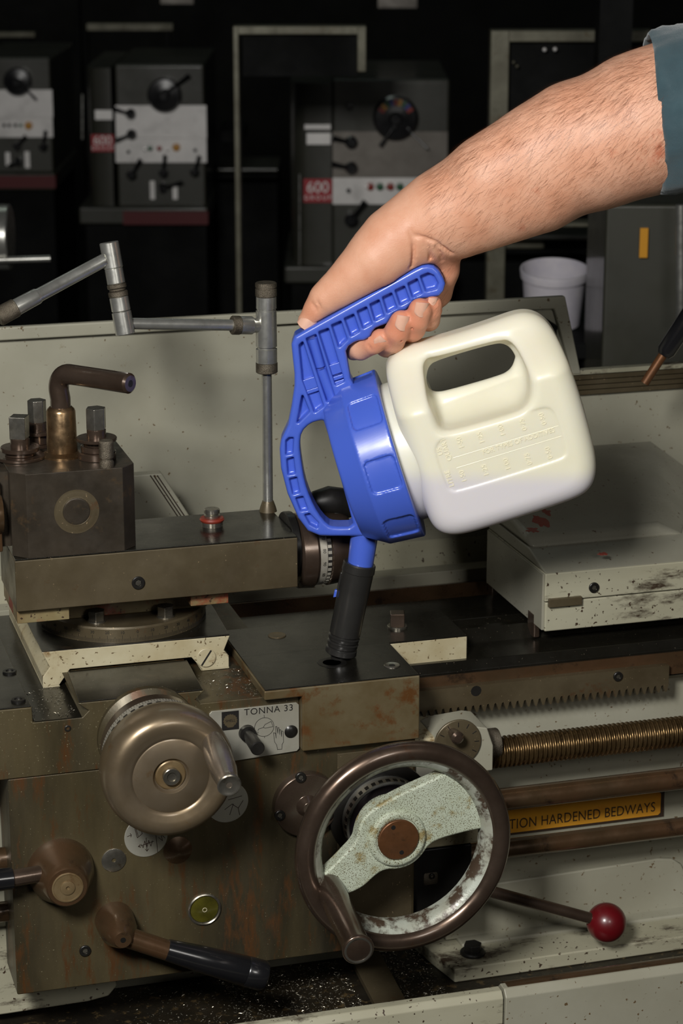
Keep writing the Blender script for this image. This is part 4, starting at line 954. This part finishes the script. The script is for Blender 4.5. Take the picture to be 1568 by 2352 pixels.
W_ = 12
allp = [ho]
lo = np.minimum(J(625, 1250, 0), J(1035, 590, 0)); hi = np.maximum(J(625, 1250, 0), J(1035, 590, 0))
g = Grid([lo[0], lo[1], -15.5], [hi[0], hi[1], 15.5], .85)
d_o = poly_sdf(jl(ho, W_*.6), g.U2, g.V2); d_l = poly_sdf(jl(loop, W_*.6), g.U2, g.V2)
d2 = np.maximum(d_o, -d_l)[:, :, None]; r = 3.0
hw_ = 12.0
qx = np.maximum(d2+r, 0); qy = np.maximum(np.abs(g.Wd)-hw_+r, 0)
D = np.sqrt(qx**2+qy**2)+np.minimum(np.maximum(d2+r, np.abs(g.Wd)-hw_+r), 0)-r
Cx = lambda L: [(600+a/3.136, 550+b/3.136) for a, b in L]
Cy = lambda L: [(600+a/3.136, 850+b/3.136) for a, b in L]
pockets = [Cx([(1150, 268), (1200, 247), (1240, 265), (1268, 318), (1255, 352), (1188, 368)]), Cx([(1060, 320), (1120, 290), (1150, 385), (1092, 413)]), Cx([(968, 370), (1028, 342), (1062, 440), (1002, 468)]),
    Cx([(877, 420), (935, 392), (970, 492), (910, 523)]), Cx([(787, 470), (845, 442), (878, 552), (820, 581)]), Cx([(695, 520), (755, 492), (790, 605), (735, 635)]),
    Cx([(602, 572), (662, 545), (700, 660), (647, 691)]), Cx([(510, 620), (570, 595), (612, 720), (560, 770)]), Cx([(417, 670), (480, 647), (590, 1020), (538, 1045)]),
    Cx([(328, 718), (390, 692), (527, 1150), (475, 1165)]), Cx([(276, 765), (296, 745), (440, 1200), (385, 1240), (300, 1010)]), Cx([(296, 1130), (340, 1240), (262, 1318)]),
    Cy([(180, 510), (200, 492), (228, 492), (222, 600), (180, 608)]), Cy([(187, 645), (228, 633), (241, 745), (196, 753)]), Cy([(206, 787), (252, 776), (272, 882), (230, 893)]), Cy([(252, 925), (298, 915), (330, 1008), (286, 1013)]), Cy([(316, 1046), (345, 1038), (408, 1105), (402, 1135), (352, 1110)])]
depths = [7]*11+[7]+[5]*5
for pg, dp_ in zip(pockets, depths):
    dq = poly_sdf(jl(pg, W_), g.U2, g.V2)[:, :, None]-.2
    for sgn in (1, -1):
        wall = (hw_-dp_)-sgn*g.Wd
        D = smax(D, -smax(dq-wall*(-.10), wall+0*dq, 1.2), 1.3)
hd = g.mesh(D, 'grip_handle', M['blue'], jug, None)
# half-round rods and little cross bridges moulded in the pockets
def jt3(x, y, w): return L2W(*J(x, y, w))
for (a_, b2, rr2) in (((718, 778), (736, 842), 3.6), ((738, 848), (763, 916), 4.2)):
    MB().tube([jt3(*a_, 5.5), jt3(*b2, 5.5)], rr2, 24).build('moulded_rod', M['blue'], hd)
for (x, y, w_, h_) in ((770, 846, 5.4, 4.2), (776, 866, 5.0, 1.6), (781, 876, 5.6, 1.4), (712, 880, 5.0, 4.4), (718, 896, 5.0, 1.6)):
    MB().obox(jt3(x, y, 6.0), exW, eyW, -HZ, w_, h_, 2.2).build('moulded_bridge', M['blue'], hd, bevel=.6)
# blue spout and black nozzle
sA, sB = jt3(839, 1212, 0), jt3(826, 1306, 0)
MB().lathe([(-6, 10.8), (0, 11.2), (float(np.linalg.norm(sB-sA)), 10.2)], sA, sB-sA, 56).build('spout', M['blue'], jug)
nA, nB = jt3(825.5, 1294, 0), jt3(782, 1500, 0); L = float(np.linalg.norm(nB-nA))
pf_ = [(-.4, 10.4), (-.6, 12.6), (.4, 13.3), (6.5, 13.5), (7.0, 12.9), (8, 12.9)]
for k_, t in enumerate((L*.80, L*.865, L*.935)):
    pf_ += [(t-3.2, 12.6-.1*k_), (t-1.6, 12.6-.1*k_), (t-.8, 11.7), (t, 11.5), (t+.8, 12.9-.1*k_)]
pf_ += [(L-.6, 12.9), (L, 12.3), (L+.1, 8.5), (L+3, 7.8), (L+9, 6.4), (L+9.6, 5.6), (L+9.6, 0)]
noz = MB().lathe(pf_, nA, nB-nA, 64).build('nozzle', M['nozzle'], jug)
s1 = jt3(792, 1330, 0); sd_ = (nB-nA)/L; side = WD(np.array([-1, -.23, 0])); side /= np.linalg.norm(side)
MB().obox(jt3(783, 1340, 0), sd_, side, -HZ, 10.5, 2.6, 2.4).build('nozzle_slide', M['nozzle'], noz, bevel=.8)
MB().obox(jt3(770.5, 1362, 0), sd_, side, -HZ, 3.0, 1.4, 2.2).build('blue_button', M['blue'], noz, bevel=.5)

# ================================================================== PERSON: bare forearm and hand gripping the handle
per = thing('person', 'person reaching in, bare hairy forearm, rolled teal sleeve, hand gripping the blue jug handle', 'person', tuple(L2W(*J(905, 690, -12))))
GX = (660, 1760); 
lo = np.minimum(J(665, 840, 0), J(1640, 60, 0)); hi = np.maximum(J(665, 840, 0), J(1640, 60, 0))
g = Grid([lo[0], lo[1], -66], [hi[0], hi[1], 72], 1.5)
def cap2(P, k=None):
    """chain of tapered capsules in (px, py, w, r)"""
    D_ = None
    for a, b in zip(P, P[1:]):
        d_ = capsule(g, J(a[0], a[1], a[2]), J(b[0], b[1], b[2]), a[3], b[3]); D_ = d_ if D_ is None else smin(D_, d_, k or 2.0)
    return D_
S_ = 2.93
# forearm: tapered chain, oval at the wrist
arm_ = [(1610, 232, 8, 40), (1550, 252, 8, 50), (1472, 286, 6, 52.5), (1366, 330, 2, 48.5), (1255, 378, -2, 43.6), (1150, 428, -5, 39.0), (1078, 464, -7, 35.8), (1010, 497, -9, 32.5), (955, 528, -11, 28.5)]
D = cap2(arm_, 10)
# little muscle swell on the upper side and ulna head near the wrist
D = smin(D, capsule(g, J(1300, 300, 8), J(1120, 395, 6), 34, 27), 12)
D = smin(D, capsule(g, J(1230, 440, 0), J(1060, 520, -4), 32, 21), 10)
# thenar mass and thumb along the top of the handle
th = [(955, 528, -9, 28), (905, 556, -4, 25.5), (862, 596, 0, 22.5), (815, 634, 1, 17.2), (778, 664, 1, 13.6), (752, 682, 1, 12.2)]
D = smin(D, cap2(th, 8), 9)
thumb = cap2([(765, 672, 1, 12.6), (744, 690, 1, 11.6), (728, 710, 0, 9.6), (708, 738, -1, 8.4)], 4)
D = smin(D, thumb, 4)
# palm behind the handle
D = smin(D, cap2([(955, 540, -14, 24), (900, 620, -30, 18), (835, 690, -34, 13)], 6), 10)
D = smin(D, cap2([(985, 560, -16, 20), (960, 640, -32, 17), (925, 700, -36, 12)], 6), 8)
D = smin(D, cap2([(1010, 565, -14, 15), (1012, 618, -20, 13.5), (1004, 672, -30, 12)], 6), 9)
D = smin(D, capsule(g, J(1075, 528, -6), J(1040, 545, -8), 15, 10.5), 5)
# fingers, each a chain: knuckle, middle joint (behind), end joint (below), tip (front)
fing = {
 'index': [(806, 708, -34, 10.5), (800, 772, -30, 9.8), (812, 800, -12, 9.2), (828, 801, -1, 8.9), (858, 788, 8, 8.6), (873, 778, 11, 7.9)],
 'middle': [(868, 712, -38, 11), (878, 772, -33, 10.2), (888, 792, -12, 9.8), (901, 783, 5, 9.6), (911, 762, 14, 9.7), (922, 740, 17, 9.4)],
 'ring': [(925, 690, -38, 11), (935, 745, -32, 10), (942, 765, -12, 9.6), (949, 754, 6, 9.6), (957, 733, 15, 9.6), (965, 712, 18, 9.3)],
 'little': [(988, 665, -34, 10), (984, 712, -28, 9.4), (984, 735, -10, 8.8), (986, 728, 2, 8.4), (990, 712, 9, 8.2), (993, 700, 12, 7.6)]}
F = None
for k_, P in fing.items():
    d_ = cap2(P, 1.5)
    F = d_ if F is None else smin(F, d_, 1.0)
Fb = smin(D, F, 5)                                       # blend at the knuckles only (behind the handle)
bl_ = np.clip((-22-g.Wd)/10, 0, 1)
D = np.minimum(D, F)*(1-bl_)+Fb*bl_
# wrist crease and creases on the thumb
def crease(P, w, r, dep):
    global D
    pts = [J(x, y, w) for x, y in P]; c_ = None
    for a, b in zip(pts, pts[1:]):
        d_ = capsule(g, a, b, r, r); c_ = d_ if c_ is None else np.minimum(c_, d_)
    D = smax(D, -(c_), dep)
def surf(x, y):                                          # front skin surface at a pixel (jug-frame w)
    q_ = J(x, y, 8); i = int(round((q_[0]-g.lo[0])/g.vox)); j = int(round((q_[1]-g.lo[1])/g.vox)); col_ = D[i, j, :]
    k_ = np.where(col_ < 0)[0]; return g.ax[2][k_[-1]] if len(k_) else 0.0
for P_, r_, off_ in (([(950, 541), (975, 545), (1002, 556), (1036, 580)], 1.3, .5), ([(941, 528), (949, 552), (950, 580), (944, 612)], 1.5, .9), ([(976, 556), (986, 574), (988, 594)], 1.4, .9), ([(1000, 566), (1012, 584), (1016, 600)], 1.2, .7),
                     ([(898, 779), (909, 783), (922, 781)], .8, .3), ([(940, 750), (952, 753), (962, 749)], .8, .3), ([(726, 690), (733, 700), (735, 710)], .8, .4), ([(718, 697), (724, 706), (726, 716)], .8, .4), ([(846, 792), (850, 798), (852, 803)], .7, .3)):
    pts = [J(x, y, surf(x, y)+off_) for x, y in P_]; c_ = None
    for a, b in zip(pts, pts[1:]):
        d_ = capsule(g, a, b, r_, r_); c_ = d_ if c_ is None else np.minimum(c_, d_)
    D = smax(D, -c_, 1.6)
# carve where the handle sits, so flesh presses flat against it
hp = jl([p_ for p_ in ho], 7)
dh = poly_sdf(hp, g.U2, g.V2)[:, :, None]
hcut = np.maximum(g.full(dh), np.abs(g.Wd)-12.0)-.25
D = smax(D, -hcut, .8)
hand = g.mesh(D, 'arm_and_hand', M['skin'], per, None, iters=1)
# nails
def nail(px, py, w, tip, out, wd, ln, name='fingernail'):
    c = L2W(*J(px, py, w)); t = WD(np.array(tip, float)); t /= np.linalg.norm(t); n_ = WD(np.array(out, float)); n_ -= t*(n_@t); n_ /= np.linalg.norm(n_); s_ = np.cross(t, n_)
    vs = []; fs = []; A_, B_ = 9, 11
    for i in range(A_):
        for j in range(B_):
            a_ = -1+2*i/(A_-1); b_ = -1+2*j/(B_-1)
            # rounded cuticle at the back, gently curved free edge in front
            q = b_*ln/2; ww = wd/2*math.sqrt(max(0.02, 1-(max(0, -b_-.35)/.68)**2)); 
            if b_ > .8: q -= .7*a_*a_
            vs.append(c+s_*a_*ww+t*q+n_*(-(a_*ww)**2/(wd*.95)-.04*q*q*.3))
    m_ = len(vs); vs += [v-n_*.7 for v in vs]
    for i in range(A_-1):
        for j in range(B_-1):
            k_ = i*B_+j; fs.append((k_, k_+1, k_+B_+1, k_+B_)); fs.append((m_+k_, m_+k_+B_, m_+k_+B_+1, m_+k_+1))
    edge = [j for j in range(B_)]+[i*B_+B_-1 for i in range(1, A_)]+[(A_-1)*B_+j for j in range(B_-2, -1, -1)]+[i*B_ for i in range(A_-2, 0, -1)]
    for a_, b_ in zip(edge, edge[1:]+edge[:1]): fs.append((a_, b_, b_+m_, a_+m_))
    return MB().add(vs, fs).build(name, M['nail'], hand, angle=60)
nail(875, 790, 17.6, (.75, .55, .3), (.15, -.75, .75), 10.5, 9.5)
nail(929, 744, 26.6, (.25, .95, .05), (.42, -.1, .9), 12.0, 12.0)
nail(972, 713, 27.4, (.2, .95, .05), (.42, -.1, .9), 11.5, 11.5)
nail(998, 698, 19.2, (.2, .95, .05), (.55, -.1, .8), 9, 9)
nail(704, 737, 7.9, (-.55, -.72, .0), (-.05, .42, .92), 13.0, 13.5, 'thumbnail')
# arm hair: fine curved strands on the forearm
rnd = random.Random(11); me = hand.data; hv = []; hf = []
cand = []
base_ = BASE[hand.name]; UX = J(985, 520, 0)[0]; UE = J(1500, 300, 0)[0]
adir = L2W(*J(1010, 497, 0))-L2W(*J(1472, 286, 0)); adir /= np.linalg.norm(adir)
cs_ = np.empty(len(me.polygons)*3); me.polygons.foreach_get('center', cs_); cs_ = cs_.reshape(-1, 3)*1000+base_
ns_ = np.empty(len(me.polygons)*3); me.polygons.foreach_get('normal', ns_); ns_ = ns_.reshape(-1, 3)
uu = (cs_-CAM)@RGT; ok = np.where((uu > UX) & (uu < UE+8) & ((ns_@DIR) < .45))[0]
for n_i in range(9500):
    i = int(ok[rnd.randrange(len(ok))]); p = cs_[i]; n_ = ns_[i]
    upn = float(n_[2]); f_ = (uu[i]-UX)/(UE-UX)
    if rnd.random() > .30+.55*max(0, upn)+.25*f_: continue
    t = adir+np.array([0, 0, -.55])*(1-max(0, upn)*.6)+np.array([rnd.gauss(0, .25) for _ in range(3)]); t -= n_*(t@n_); t /= np.linalg.norm(t)+1e-9
    L_ = rnd.uniform(5, 13)*(1.0 if upn < .3 else 1.2); lift = rnd.uniform(.10, .32); w_ = np.cross(t, n_)*.042
    q = [p+t*L_*s__+n_*(lift*L_*(s__-.5*s__*s__)+.05)+w_*(rnd.gauss(0, 8) if False else 0) for s__ in (0, .35, .7, 1)]
    k_ = len(hv)
    for a_, ww in zip(q, (1, .9, .6, .12)): hv += [a_-w_*ww, a_+w_*ww]
    hf += [(k_+2*a_, k_+2*a_+1, k_+2*a_+3, k_+2*a_+2) for a_ in range(3)]
o = MB().add(hv, hf).build('arm_hair', M['hair'], hand, fix=False); o['kind'] = 'stuff'; o['label'] = 'fine reddish brown hair on the forearm'
# rolled sleeve
def sleeve():
    a0 = L2W(*J(1505, 262, 4)); a1 = L2W(*J(1800, 222, 10)); d_ = a1-a0; L_ = float(np.linalg.norm(d_)); d_ /= L_
    e1 = np.array([0, 0, 1.0]); e1 -= d_*(e1@d_); e1 /= np.linalg.norm(e1); e2 = np.cross(d_, e1)
    vs = []; fs = []; n_ = 96; prof_ = [(20, 57), (3, 58.2), (-1.5, 59.5), (-2, 61.5), (1, 63.2), (10, 64.5), (24, 65.2), (36, 65.8), (44, 65.0), (47, 63.6), (48, 62.9), (52, 63.5), (60, 66), (80, 68), (L_, 72), (L_, 70), (70, 63)]
    for i, (t, r_) in enumerate(prof_):
        for k_ in range(n_):
            q = 2*math.pi*k_/n_
            wv = 1.8*math.sin(3*q+t*.05)+1.5*math.sin(7*q+1.3+t*.09)+.9*math.sin(13*q+t*.2)+.5*math.sin(23*q+t*.1)
            c_ = a0+d_*(t+3.0*math.sin(q+.6)*(1 if t < 60 else .2)+1.2*math.sin(4*q))
            vs.append(c_+(e1*math.cos(q)*1.0+e2*math.sin(q))*(r_*.955+wv*(.4 if r_ < 54 else 1)))
    for i in range(len(prof_)-1):
        for k_ in range(n_): fs.append((i*n_+k_, i*n_+(k_+1) % n_, (i+1)*n_+(k_+1) % n_, (i+1)*n_+k_))
    o = MB().add(vs, fs).build('rolled_sleeve', M['cloth'], per, angle=80)
sleeve()

# ================================================================== BACKGROUND: other lathes in the dark workshop
def B3(x, y, H, dz=0.0): p = H2(x, y, H); p[2] += dz; return p
class Bg:
    """upright objects parallel to the photographer's far plane"""
    def __init__(s, H): s.H = H
    def box(s, x0, y0, x1, y1, d, name, m, parent=None, off=0.0, bevel=0, zb=None):
        a, b_ = H2(x0, y0, s.H-off), H2(x1, y1, s.H-off)
        z0 = b_[2] if zb is None else zb
        c = (a+b_)/2; c[2] = (a[2]+z0)/2; c = c+HZ*d/2
        mb = MB().obox(c, RGT, HZ, Z3, abs(float((b_-a)@RGT))/2, d/2, abs(a[2]-z0)/2)
        return mb.build(name, m, parent, bevel=bevel)
    def sc(s): return s.H/F_PX
def far_lathe(H, label, x0, x1, y0, y1, xs, panel, dialc, dr_, levers, badge, buttons, panel_m, chart=None, maroon=None, window=None, grp='lathes standing in the dark background'):
    b = Bg(H); base = (B3(x0, y1, H)+B3(x1, y1, H))/2; base[2] = 0
    t = thing('workshop_lathe', label, 'lathe', tuple(base), grp)
    b.box(xs, y0, x1, y1, 420, 'headstock_front', M['bgpaint'], t, bevel=6)
    # rounded column on the left of the headstock
    a = H2(x0, y0, H); c = H2(xs, y1, H); w = float((c-a)@RGT); zt_, zb_ = a[2]-8, c[2]
    mb = MB(); P = [(0, 200), (0, 60), (w*.08, 30), (w*.2, 12), (w*.4, 4), (w-.5, 3), (w-.5, 420), (0, 420)]
    mb.loft([H2(x0, y0, H)+RGT*p_[0]+HZ*p_[1]-np.array([0, 0, 8]) for p_ in P], [np.array([*(H2(x0, y0, H)+RGT*p_[0]+HZ*p_[1])[:2], zb_]) for p_ in P]).build('headstock_column', M['bgpaint'], t, angle=50)
    # plinth below down to the floor
    b.box(x0-12, y1, x1+4, y1+40, 430, 'base_ledge', M['bgpaint'], t, off=20, bevel=5)
    if maroon: b.box(maroon[0], maroon[1], maroon[2], maroon[3], 60, 'maroon_band', M['bgmaroon'], t, off=26)
    b.box(x0+6, y1+38, x1, y1+60, 400, 'pedestal', M['bgdark'], t, zb=0)
    px0, py0, px1, py1, pys = panel
    cpn = b.box(px0, py0, px1, pys, 6, 'control_panel', panel_m[0], t, off=5, bevel=1)
    b.box(px0, pys, px1, py1, 6, 'button_panel', panel_m[1], t, off=5.5, bevel=1)
    # speed dial
    c = B3(*dialc, H-6); R_ = dr_*b.sc()
    sdn = MB().lathe([(0, R_), (10, R_), (16, R_*.9), (18, R_*.3), (30, R_*.22), (30, 0)], c, -HZ, 48).build('speed_dial', M['blackplastic'], t)
    if chart:
        cols = [M['lamp_red'], M['amber'], M['lamp_green'], M['far_blue']]
        for k_ in range(9):
            a_ = math.radians(150-k_*15); e = RGT*math.cos(a_)+np.array([0, 0, 1])*math.sin(a_); f = np.cross(e, HZ)
            MB().obox(c-HZ*17+e*R_*.72, f, e, HZ, R_*.08, R_*.14, 1).build('dial_mark', cols[k_ % 4], sdn)
    for (ax_, ay_, bx_, by_, rr3) in chart_levers(dialc, levers):
        p0, p1_ = B3(ax_, ay_, H-26), B3(bx_, by_, H-34)
        l_ = MB().lathe([(-20, rr3*b.sc()), (0, rr3*b.sc()), (5, rr3*b.sc()*.7), (5, 0)], p0, -HZ, 28).build('lever_hub', M['blackplastic'], t)
        MB().tube([p0, p0*.5+p1_*.5, p1_], [rr3*b.sc()*.35, rr3*b.sc()*.3, rr3*b.sc()*.42], 14).build('lever_arm', M['blackplastic'], l_)
    if badge:
        bb = b.box(badge[0], badge[1], badge[2], badge[3], 3, 'badge', M['bgred'], t, off=2)
        wd_ = (badge[2]-badge[0]); cxp = (badge[0]+badge[2])/2
        text('600', wd_*.56*b.sc(), B3(cxp, badge[1]+(badge[3]-badge[1])*.37, H-2.6), RGT, Z3, M['bgpanel'], bb, 'badge_number', align='CENTER', depth=1, spacing=.95)
        text('GROUP', wd_*.22*b.sc(), B3(cxp, badge[1]+(badge[3]-badge[1])*.80, H-2.6), RGT, Z3, M['bgpanel'], bb, 'badge_word', align='CENTER', depth=1, spacing=1.5)
    for (x_, y_, r_, mt) in buttons:
        MB().lathe([(0, r_*b.sc()), (8, r_*b.sc()*.9), (9, 0)], B3(x_, y_, H-6), -HZ, 20).build('push_button', M[mt], t)
    tx0, ty0, ty1 = {664: (688, 400, 608), 192: (189, 216, 320)}.get(x0, (0, 0, 0))
    if tx0: MB().cyl(B3(tx0, ty1, H-4), B3(tx0, ty0, H-4), 2.6*b.sc()*.95, n=20).build('reflection_streak', M['satin'], t)  # added satin rod standing in for the light streak reflected on the column
    for wnd in (window or []): b.box(*wnd, 5, 'white_strip', M['bgpanel'], t, off=5)
    return t
def chart_levers(c, L): return L
M['far_blue'] = mat('blue_mark', (50, 60, 140), rough=.5, rvar=0)
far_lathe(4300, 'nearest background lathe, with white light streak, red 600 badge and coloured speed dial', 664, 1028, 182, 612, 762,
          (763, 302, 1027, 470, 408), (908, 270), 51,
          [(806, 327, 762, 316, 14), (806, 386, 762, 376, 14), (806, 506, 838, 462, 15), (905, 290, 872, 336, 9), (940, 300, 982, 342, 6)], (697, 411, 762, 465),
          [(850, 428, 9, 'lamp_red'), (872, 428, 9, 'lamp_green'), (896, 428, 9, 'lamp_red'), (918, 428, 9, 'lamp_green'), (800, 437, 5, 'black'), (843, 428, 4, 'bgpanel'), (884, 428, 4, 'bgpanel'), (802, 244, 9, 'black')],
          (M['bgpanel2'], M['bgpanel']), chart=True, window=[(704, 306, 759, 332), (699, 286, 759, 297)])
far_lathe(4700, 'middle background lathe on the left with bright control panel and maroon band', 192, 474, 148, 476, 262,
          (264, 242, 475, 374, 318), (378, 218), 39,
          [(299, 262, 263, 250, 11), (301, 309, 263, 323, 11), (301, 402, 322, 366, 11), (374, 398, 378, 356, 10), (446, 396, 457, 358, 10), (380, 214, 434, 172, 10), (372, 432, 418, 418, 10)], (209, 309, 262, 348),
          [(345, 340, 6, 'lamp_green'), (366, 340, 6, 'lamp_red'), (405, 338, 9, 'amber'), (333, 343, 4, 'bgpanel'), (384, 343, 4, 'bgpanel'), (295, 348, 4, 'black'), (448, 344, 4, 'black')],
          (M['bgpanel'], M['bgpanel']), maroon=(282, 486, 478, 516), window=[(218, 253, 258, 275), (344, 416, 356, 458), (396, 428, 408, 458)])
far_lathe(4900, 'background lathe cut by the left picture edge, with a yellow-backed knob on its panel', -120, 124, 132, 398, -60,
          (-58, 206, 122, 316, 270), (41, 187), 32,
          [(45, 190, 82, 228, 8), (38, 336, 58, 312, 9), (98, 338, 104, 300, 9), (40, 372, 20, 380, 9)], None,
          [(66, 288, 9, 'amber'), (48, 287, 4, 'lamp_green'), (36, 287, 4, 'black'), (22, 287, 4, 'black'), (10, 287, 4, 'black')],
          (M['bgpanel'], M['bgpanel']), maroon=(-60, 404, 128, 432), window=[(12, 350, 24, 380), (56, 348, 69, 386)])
# white streak edge on the nearest lathe's column
b = Bg(4300)
# frames of galvanised angle
def frame(label, H, posts, rails):
    b = Bg(H); base = B3((posts[0][0]+posts[0][2])/2, 800, H); base[2] = 0
    t = thing('mesh_guard_frame', label, 'guard frame', tuple(base))
    for p_ in posts: b.box(p_[0], p_[1], p_[2], p_[3], 40, 'upright', M['galv'], t, bevel=2, zb=(0 if p_[4] else None))
    for p_ in rails: b.box(p_[0], p_[1], p_[2], p_[3], 40, 'rail', M['galv'], t, bevel=2, off=-1)
    return t, b
t, b = frame('galvanised angle frame standing between the two middle lathes', 3700, [(534, 60, 557, 800, True), (820, 60, 841, 166, False)], [(534, 60, 841, 80)])
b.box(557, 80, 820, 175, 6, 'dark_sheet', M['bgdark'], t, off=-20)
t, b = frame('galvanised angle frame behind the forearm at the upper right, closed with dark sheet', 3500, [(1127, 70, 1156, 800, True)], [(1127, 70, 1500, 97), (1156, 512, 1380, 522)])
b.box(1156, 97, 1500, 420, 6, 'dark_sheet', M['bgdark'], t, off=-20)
for (x_, y_) in ((1250, 114), (1274, 113)): MB().sphere(B3(x_, y_, 3498), 3.2, 16, 10).build('white_bolt', M['bgpanel'], t)
for (x_, y_) in ((1187, 152), (1179, 143)): MB().sphere(B3(x_, y_, 3498), 2.6, 16, 10).build('dull_bolt', M['galv'], t)
o = Bg(3300).box(1380, -60, 1426, 800, 60, 'dark_post', M['bgdark'], zb=0); tag(o, 'dark upright post in front of the right-hand frame', 'post')
o = Bg(4900).box(178, -60, 196, 560, 50, 'dark_post', M['bgdark'], zb=0); tag(o, 'thin dark post left of the middle background lathe', 'post')
# beams and lit bits high up at the left
for i, (x0_, y0_, x1_, y1_, lab) in enumerate(((198, 54, 397, 71, 'dull metal rail high above the middle background lathe'), (-20, 74, 80, 86, 'upper pale rail at the top left corner'), (-20, 106, 62, 120, 'lower pale rail at the top left corner'))):
    HR = 5600+i*160; c_ = B3((x0_+x1_)/2, 600, HR+15); t = thing('storage_rack', lab, 'rack', (c_[0], c_[1], 0)); b = Bg(HR)
    b.box(x0_, y0_, x1_, y1_, 30, 'rail', M['galv'], t, bevel=2)
    for xx in (x0_+3, x1_-9): b.box(xx, y1_+1, xx+6, 700, 24, 'upright', M['bgdark'], t, off=-3, zb=0)
for (x0_, y0_, x1_, y1_, lab) in ((368, -30, 444, 9, 'white paper notice at the top edge left of centre'), (868, -30, 957, 18, 'white paper notice at the top edge right of centre')):
    o = Bg(5100).box(x0_, y0_, x1_, y1_, 3, 'paper_notice', M['bgpanel2']); tag(o, lab, 'notice')
# machine bodies in the gloom
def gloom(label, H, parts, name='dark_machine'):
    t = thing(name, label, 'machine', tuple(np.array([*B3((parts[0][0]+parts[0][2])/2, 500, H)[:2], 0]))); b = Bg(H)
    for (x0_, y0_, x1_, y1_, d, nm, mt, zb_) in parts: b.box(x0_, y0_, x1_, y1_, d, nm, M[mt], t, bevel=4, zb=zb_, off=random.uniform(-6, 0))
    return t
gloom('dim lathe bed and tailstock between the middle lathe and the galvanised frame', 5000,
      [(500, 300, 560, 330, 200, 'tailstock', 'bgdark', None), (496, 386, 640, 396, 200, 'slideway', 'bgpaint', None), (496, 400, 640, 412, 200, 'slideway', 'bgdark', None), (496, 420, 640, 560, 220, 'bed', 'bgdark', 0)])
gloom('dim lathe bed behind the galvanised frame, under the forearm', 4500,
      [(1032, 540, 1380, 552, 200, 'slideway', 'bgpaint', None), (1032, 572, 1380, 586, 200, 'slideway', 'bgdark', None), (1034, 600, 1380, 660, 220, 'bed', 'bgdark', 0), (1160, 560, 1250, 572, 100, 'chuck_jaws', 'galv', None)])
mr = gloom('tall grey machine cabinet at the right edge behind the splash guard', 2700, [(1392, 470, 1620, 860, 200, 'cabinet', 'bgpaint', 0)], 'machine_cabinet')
b = Bg(2700); b.box(1470, 524, 1486, 592, 3, 'yellow_mark', M['amber'], mr, off=2)
c0_ = B3(1563, 470, 2640); c1_ = B3(1563, 745, 2640); MB().cyl(c1_, c0_, 6, n=24).build('chrome_edge', M['satin'], mr)

# black-gripped handle leaning at the right
lv = thing('grip_lever', 'black cylindrical grip leaning at the right edge above the grooved panel edge', 'handle', tuple(B3(1500, 850, 2000)))
MB().tube([B3(1480, 880, 2000), B3(1532, 800, 2000)], 4.2, 20).build('copper_rod', M['copper'], lv)
MB().tube([B3(1524, 816, 2000), B3(1530, 806, 2000), B3(1640, 640, 2000)], [6, 8.5, 9.5], 24).build('black_grip', M['blackplastic'], lv)
# round chuck and bar at the far left
ck = thing('lathe_chuck', 'bright steel chuck edge with a round bar at the left picture edge', 'chuck', tuple(B3(0, 600, 3000)))
MB().lathe([(0, 42), (2, 44), (15, 44), (17, 42)], B3(-4, 545, 3000), RGT, 72).build('chuck_body', M['satin'], ck)
MB().cyl(B3(-20, 598, 2960), B3(116, 594, 2960), 4.5, n=24).build('round_bar', M['satin'], ck)
# tub on a dark bench
HB = 3000
tb = thing('plastic_tub', 'white plastic tub smeared with blue paint standing behind the splash guard', 'tub', tuple(B3(1268, 748, HB)))
c = B3(1268, 748, HB); sc_ = HB/F_PX; zt_ = B3(1268, 640, HB)[2]
hh = zt_-c[2]+14
MB().lathe([(0, 60*sc_), (2, 64*sc_), (hh-14, 73*sc_), (hh-12, 78*sc_), (hh-2, 80*sc_), (hh, 79*sc_), (hh, 76*sc_), (hh-10, 73*sc_), (4, 62*sc_), (4, 0)], c+np.array([0, 0, 3]), np.array([-HZ[0]*.16, -HZ[1]*.16, 1]), 56).build('tub_body', M['white'], tb)
o = MB().box(0, 0, 0, 0, 0, 0); bb = B3(1268, 748, HB)
bn = thing('dark_bench', 'dark bench top carrying the white tub', 'bench', (bb[0], bb[1], 0))
MB().obox(bb-np.array([0, 0, 10.5]), RGT, HZ, Z3, 60, 120, 10).build('bench_top', M['bgdark'], bn, bevel=2)
for sx in (-1, 1):
    for sy in (-1, 1):
        c = bb+RGT*45*sx+HZ*100*sy; MB().box(c[0]-12, c[0]+12, c[1]-12, c[1]+12, 0, bb[2]-20).build('leg', M['bgdark'], bn)
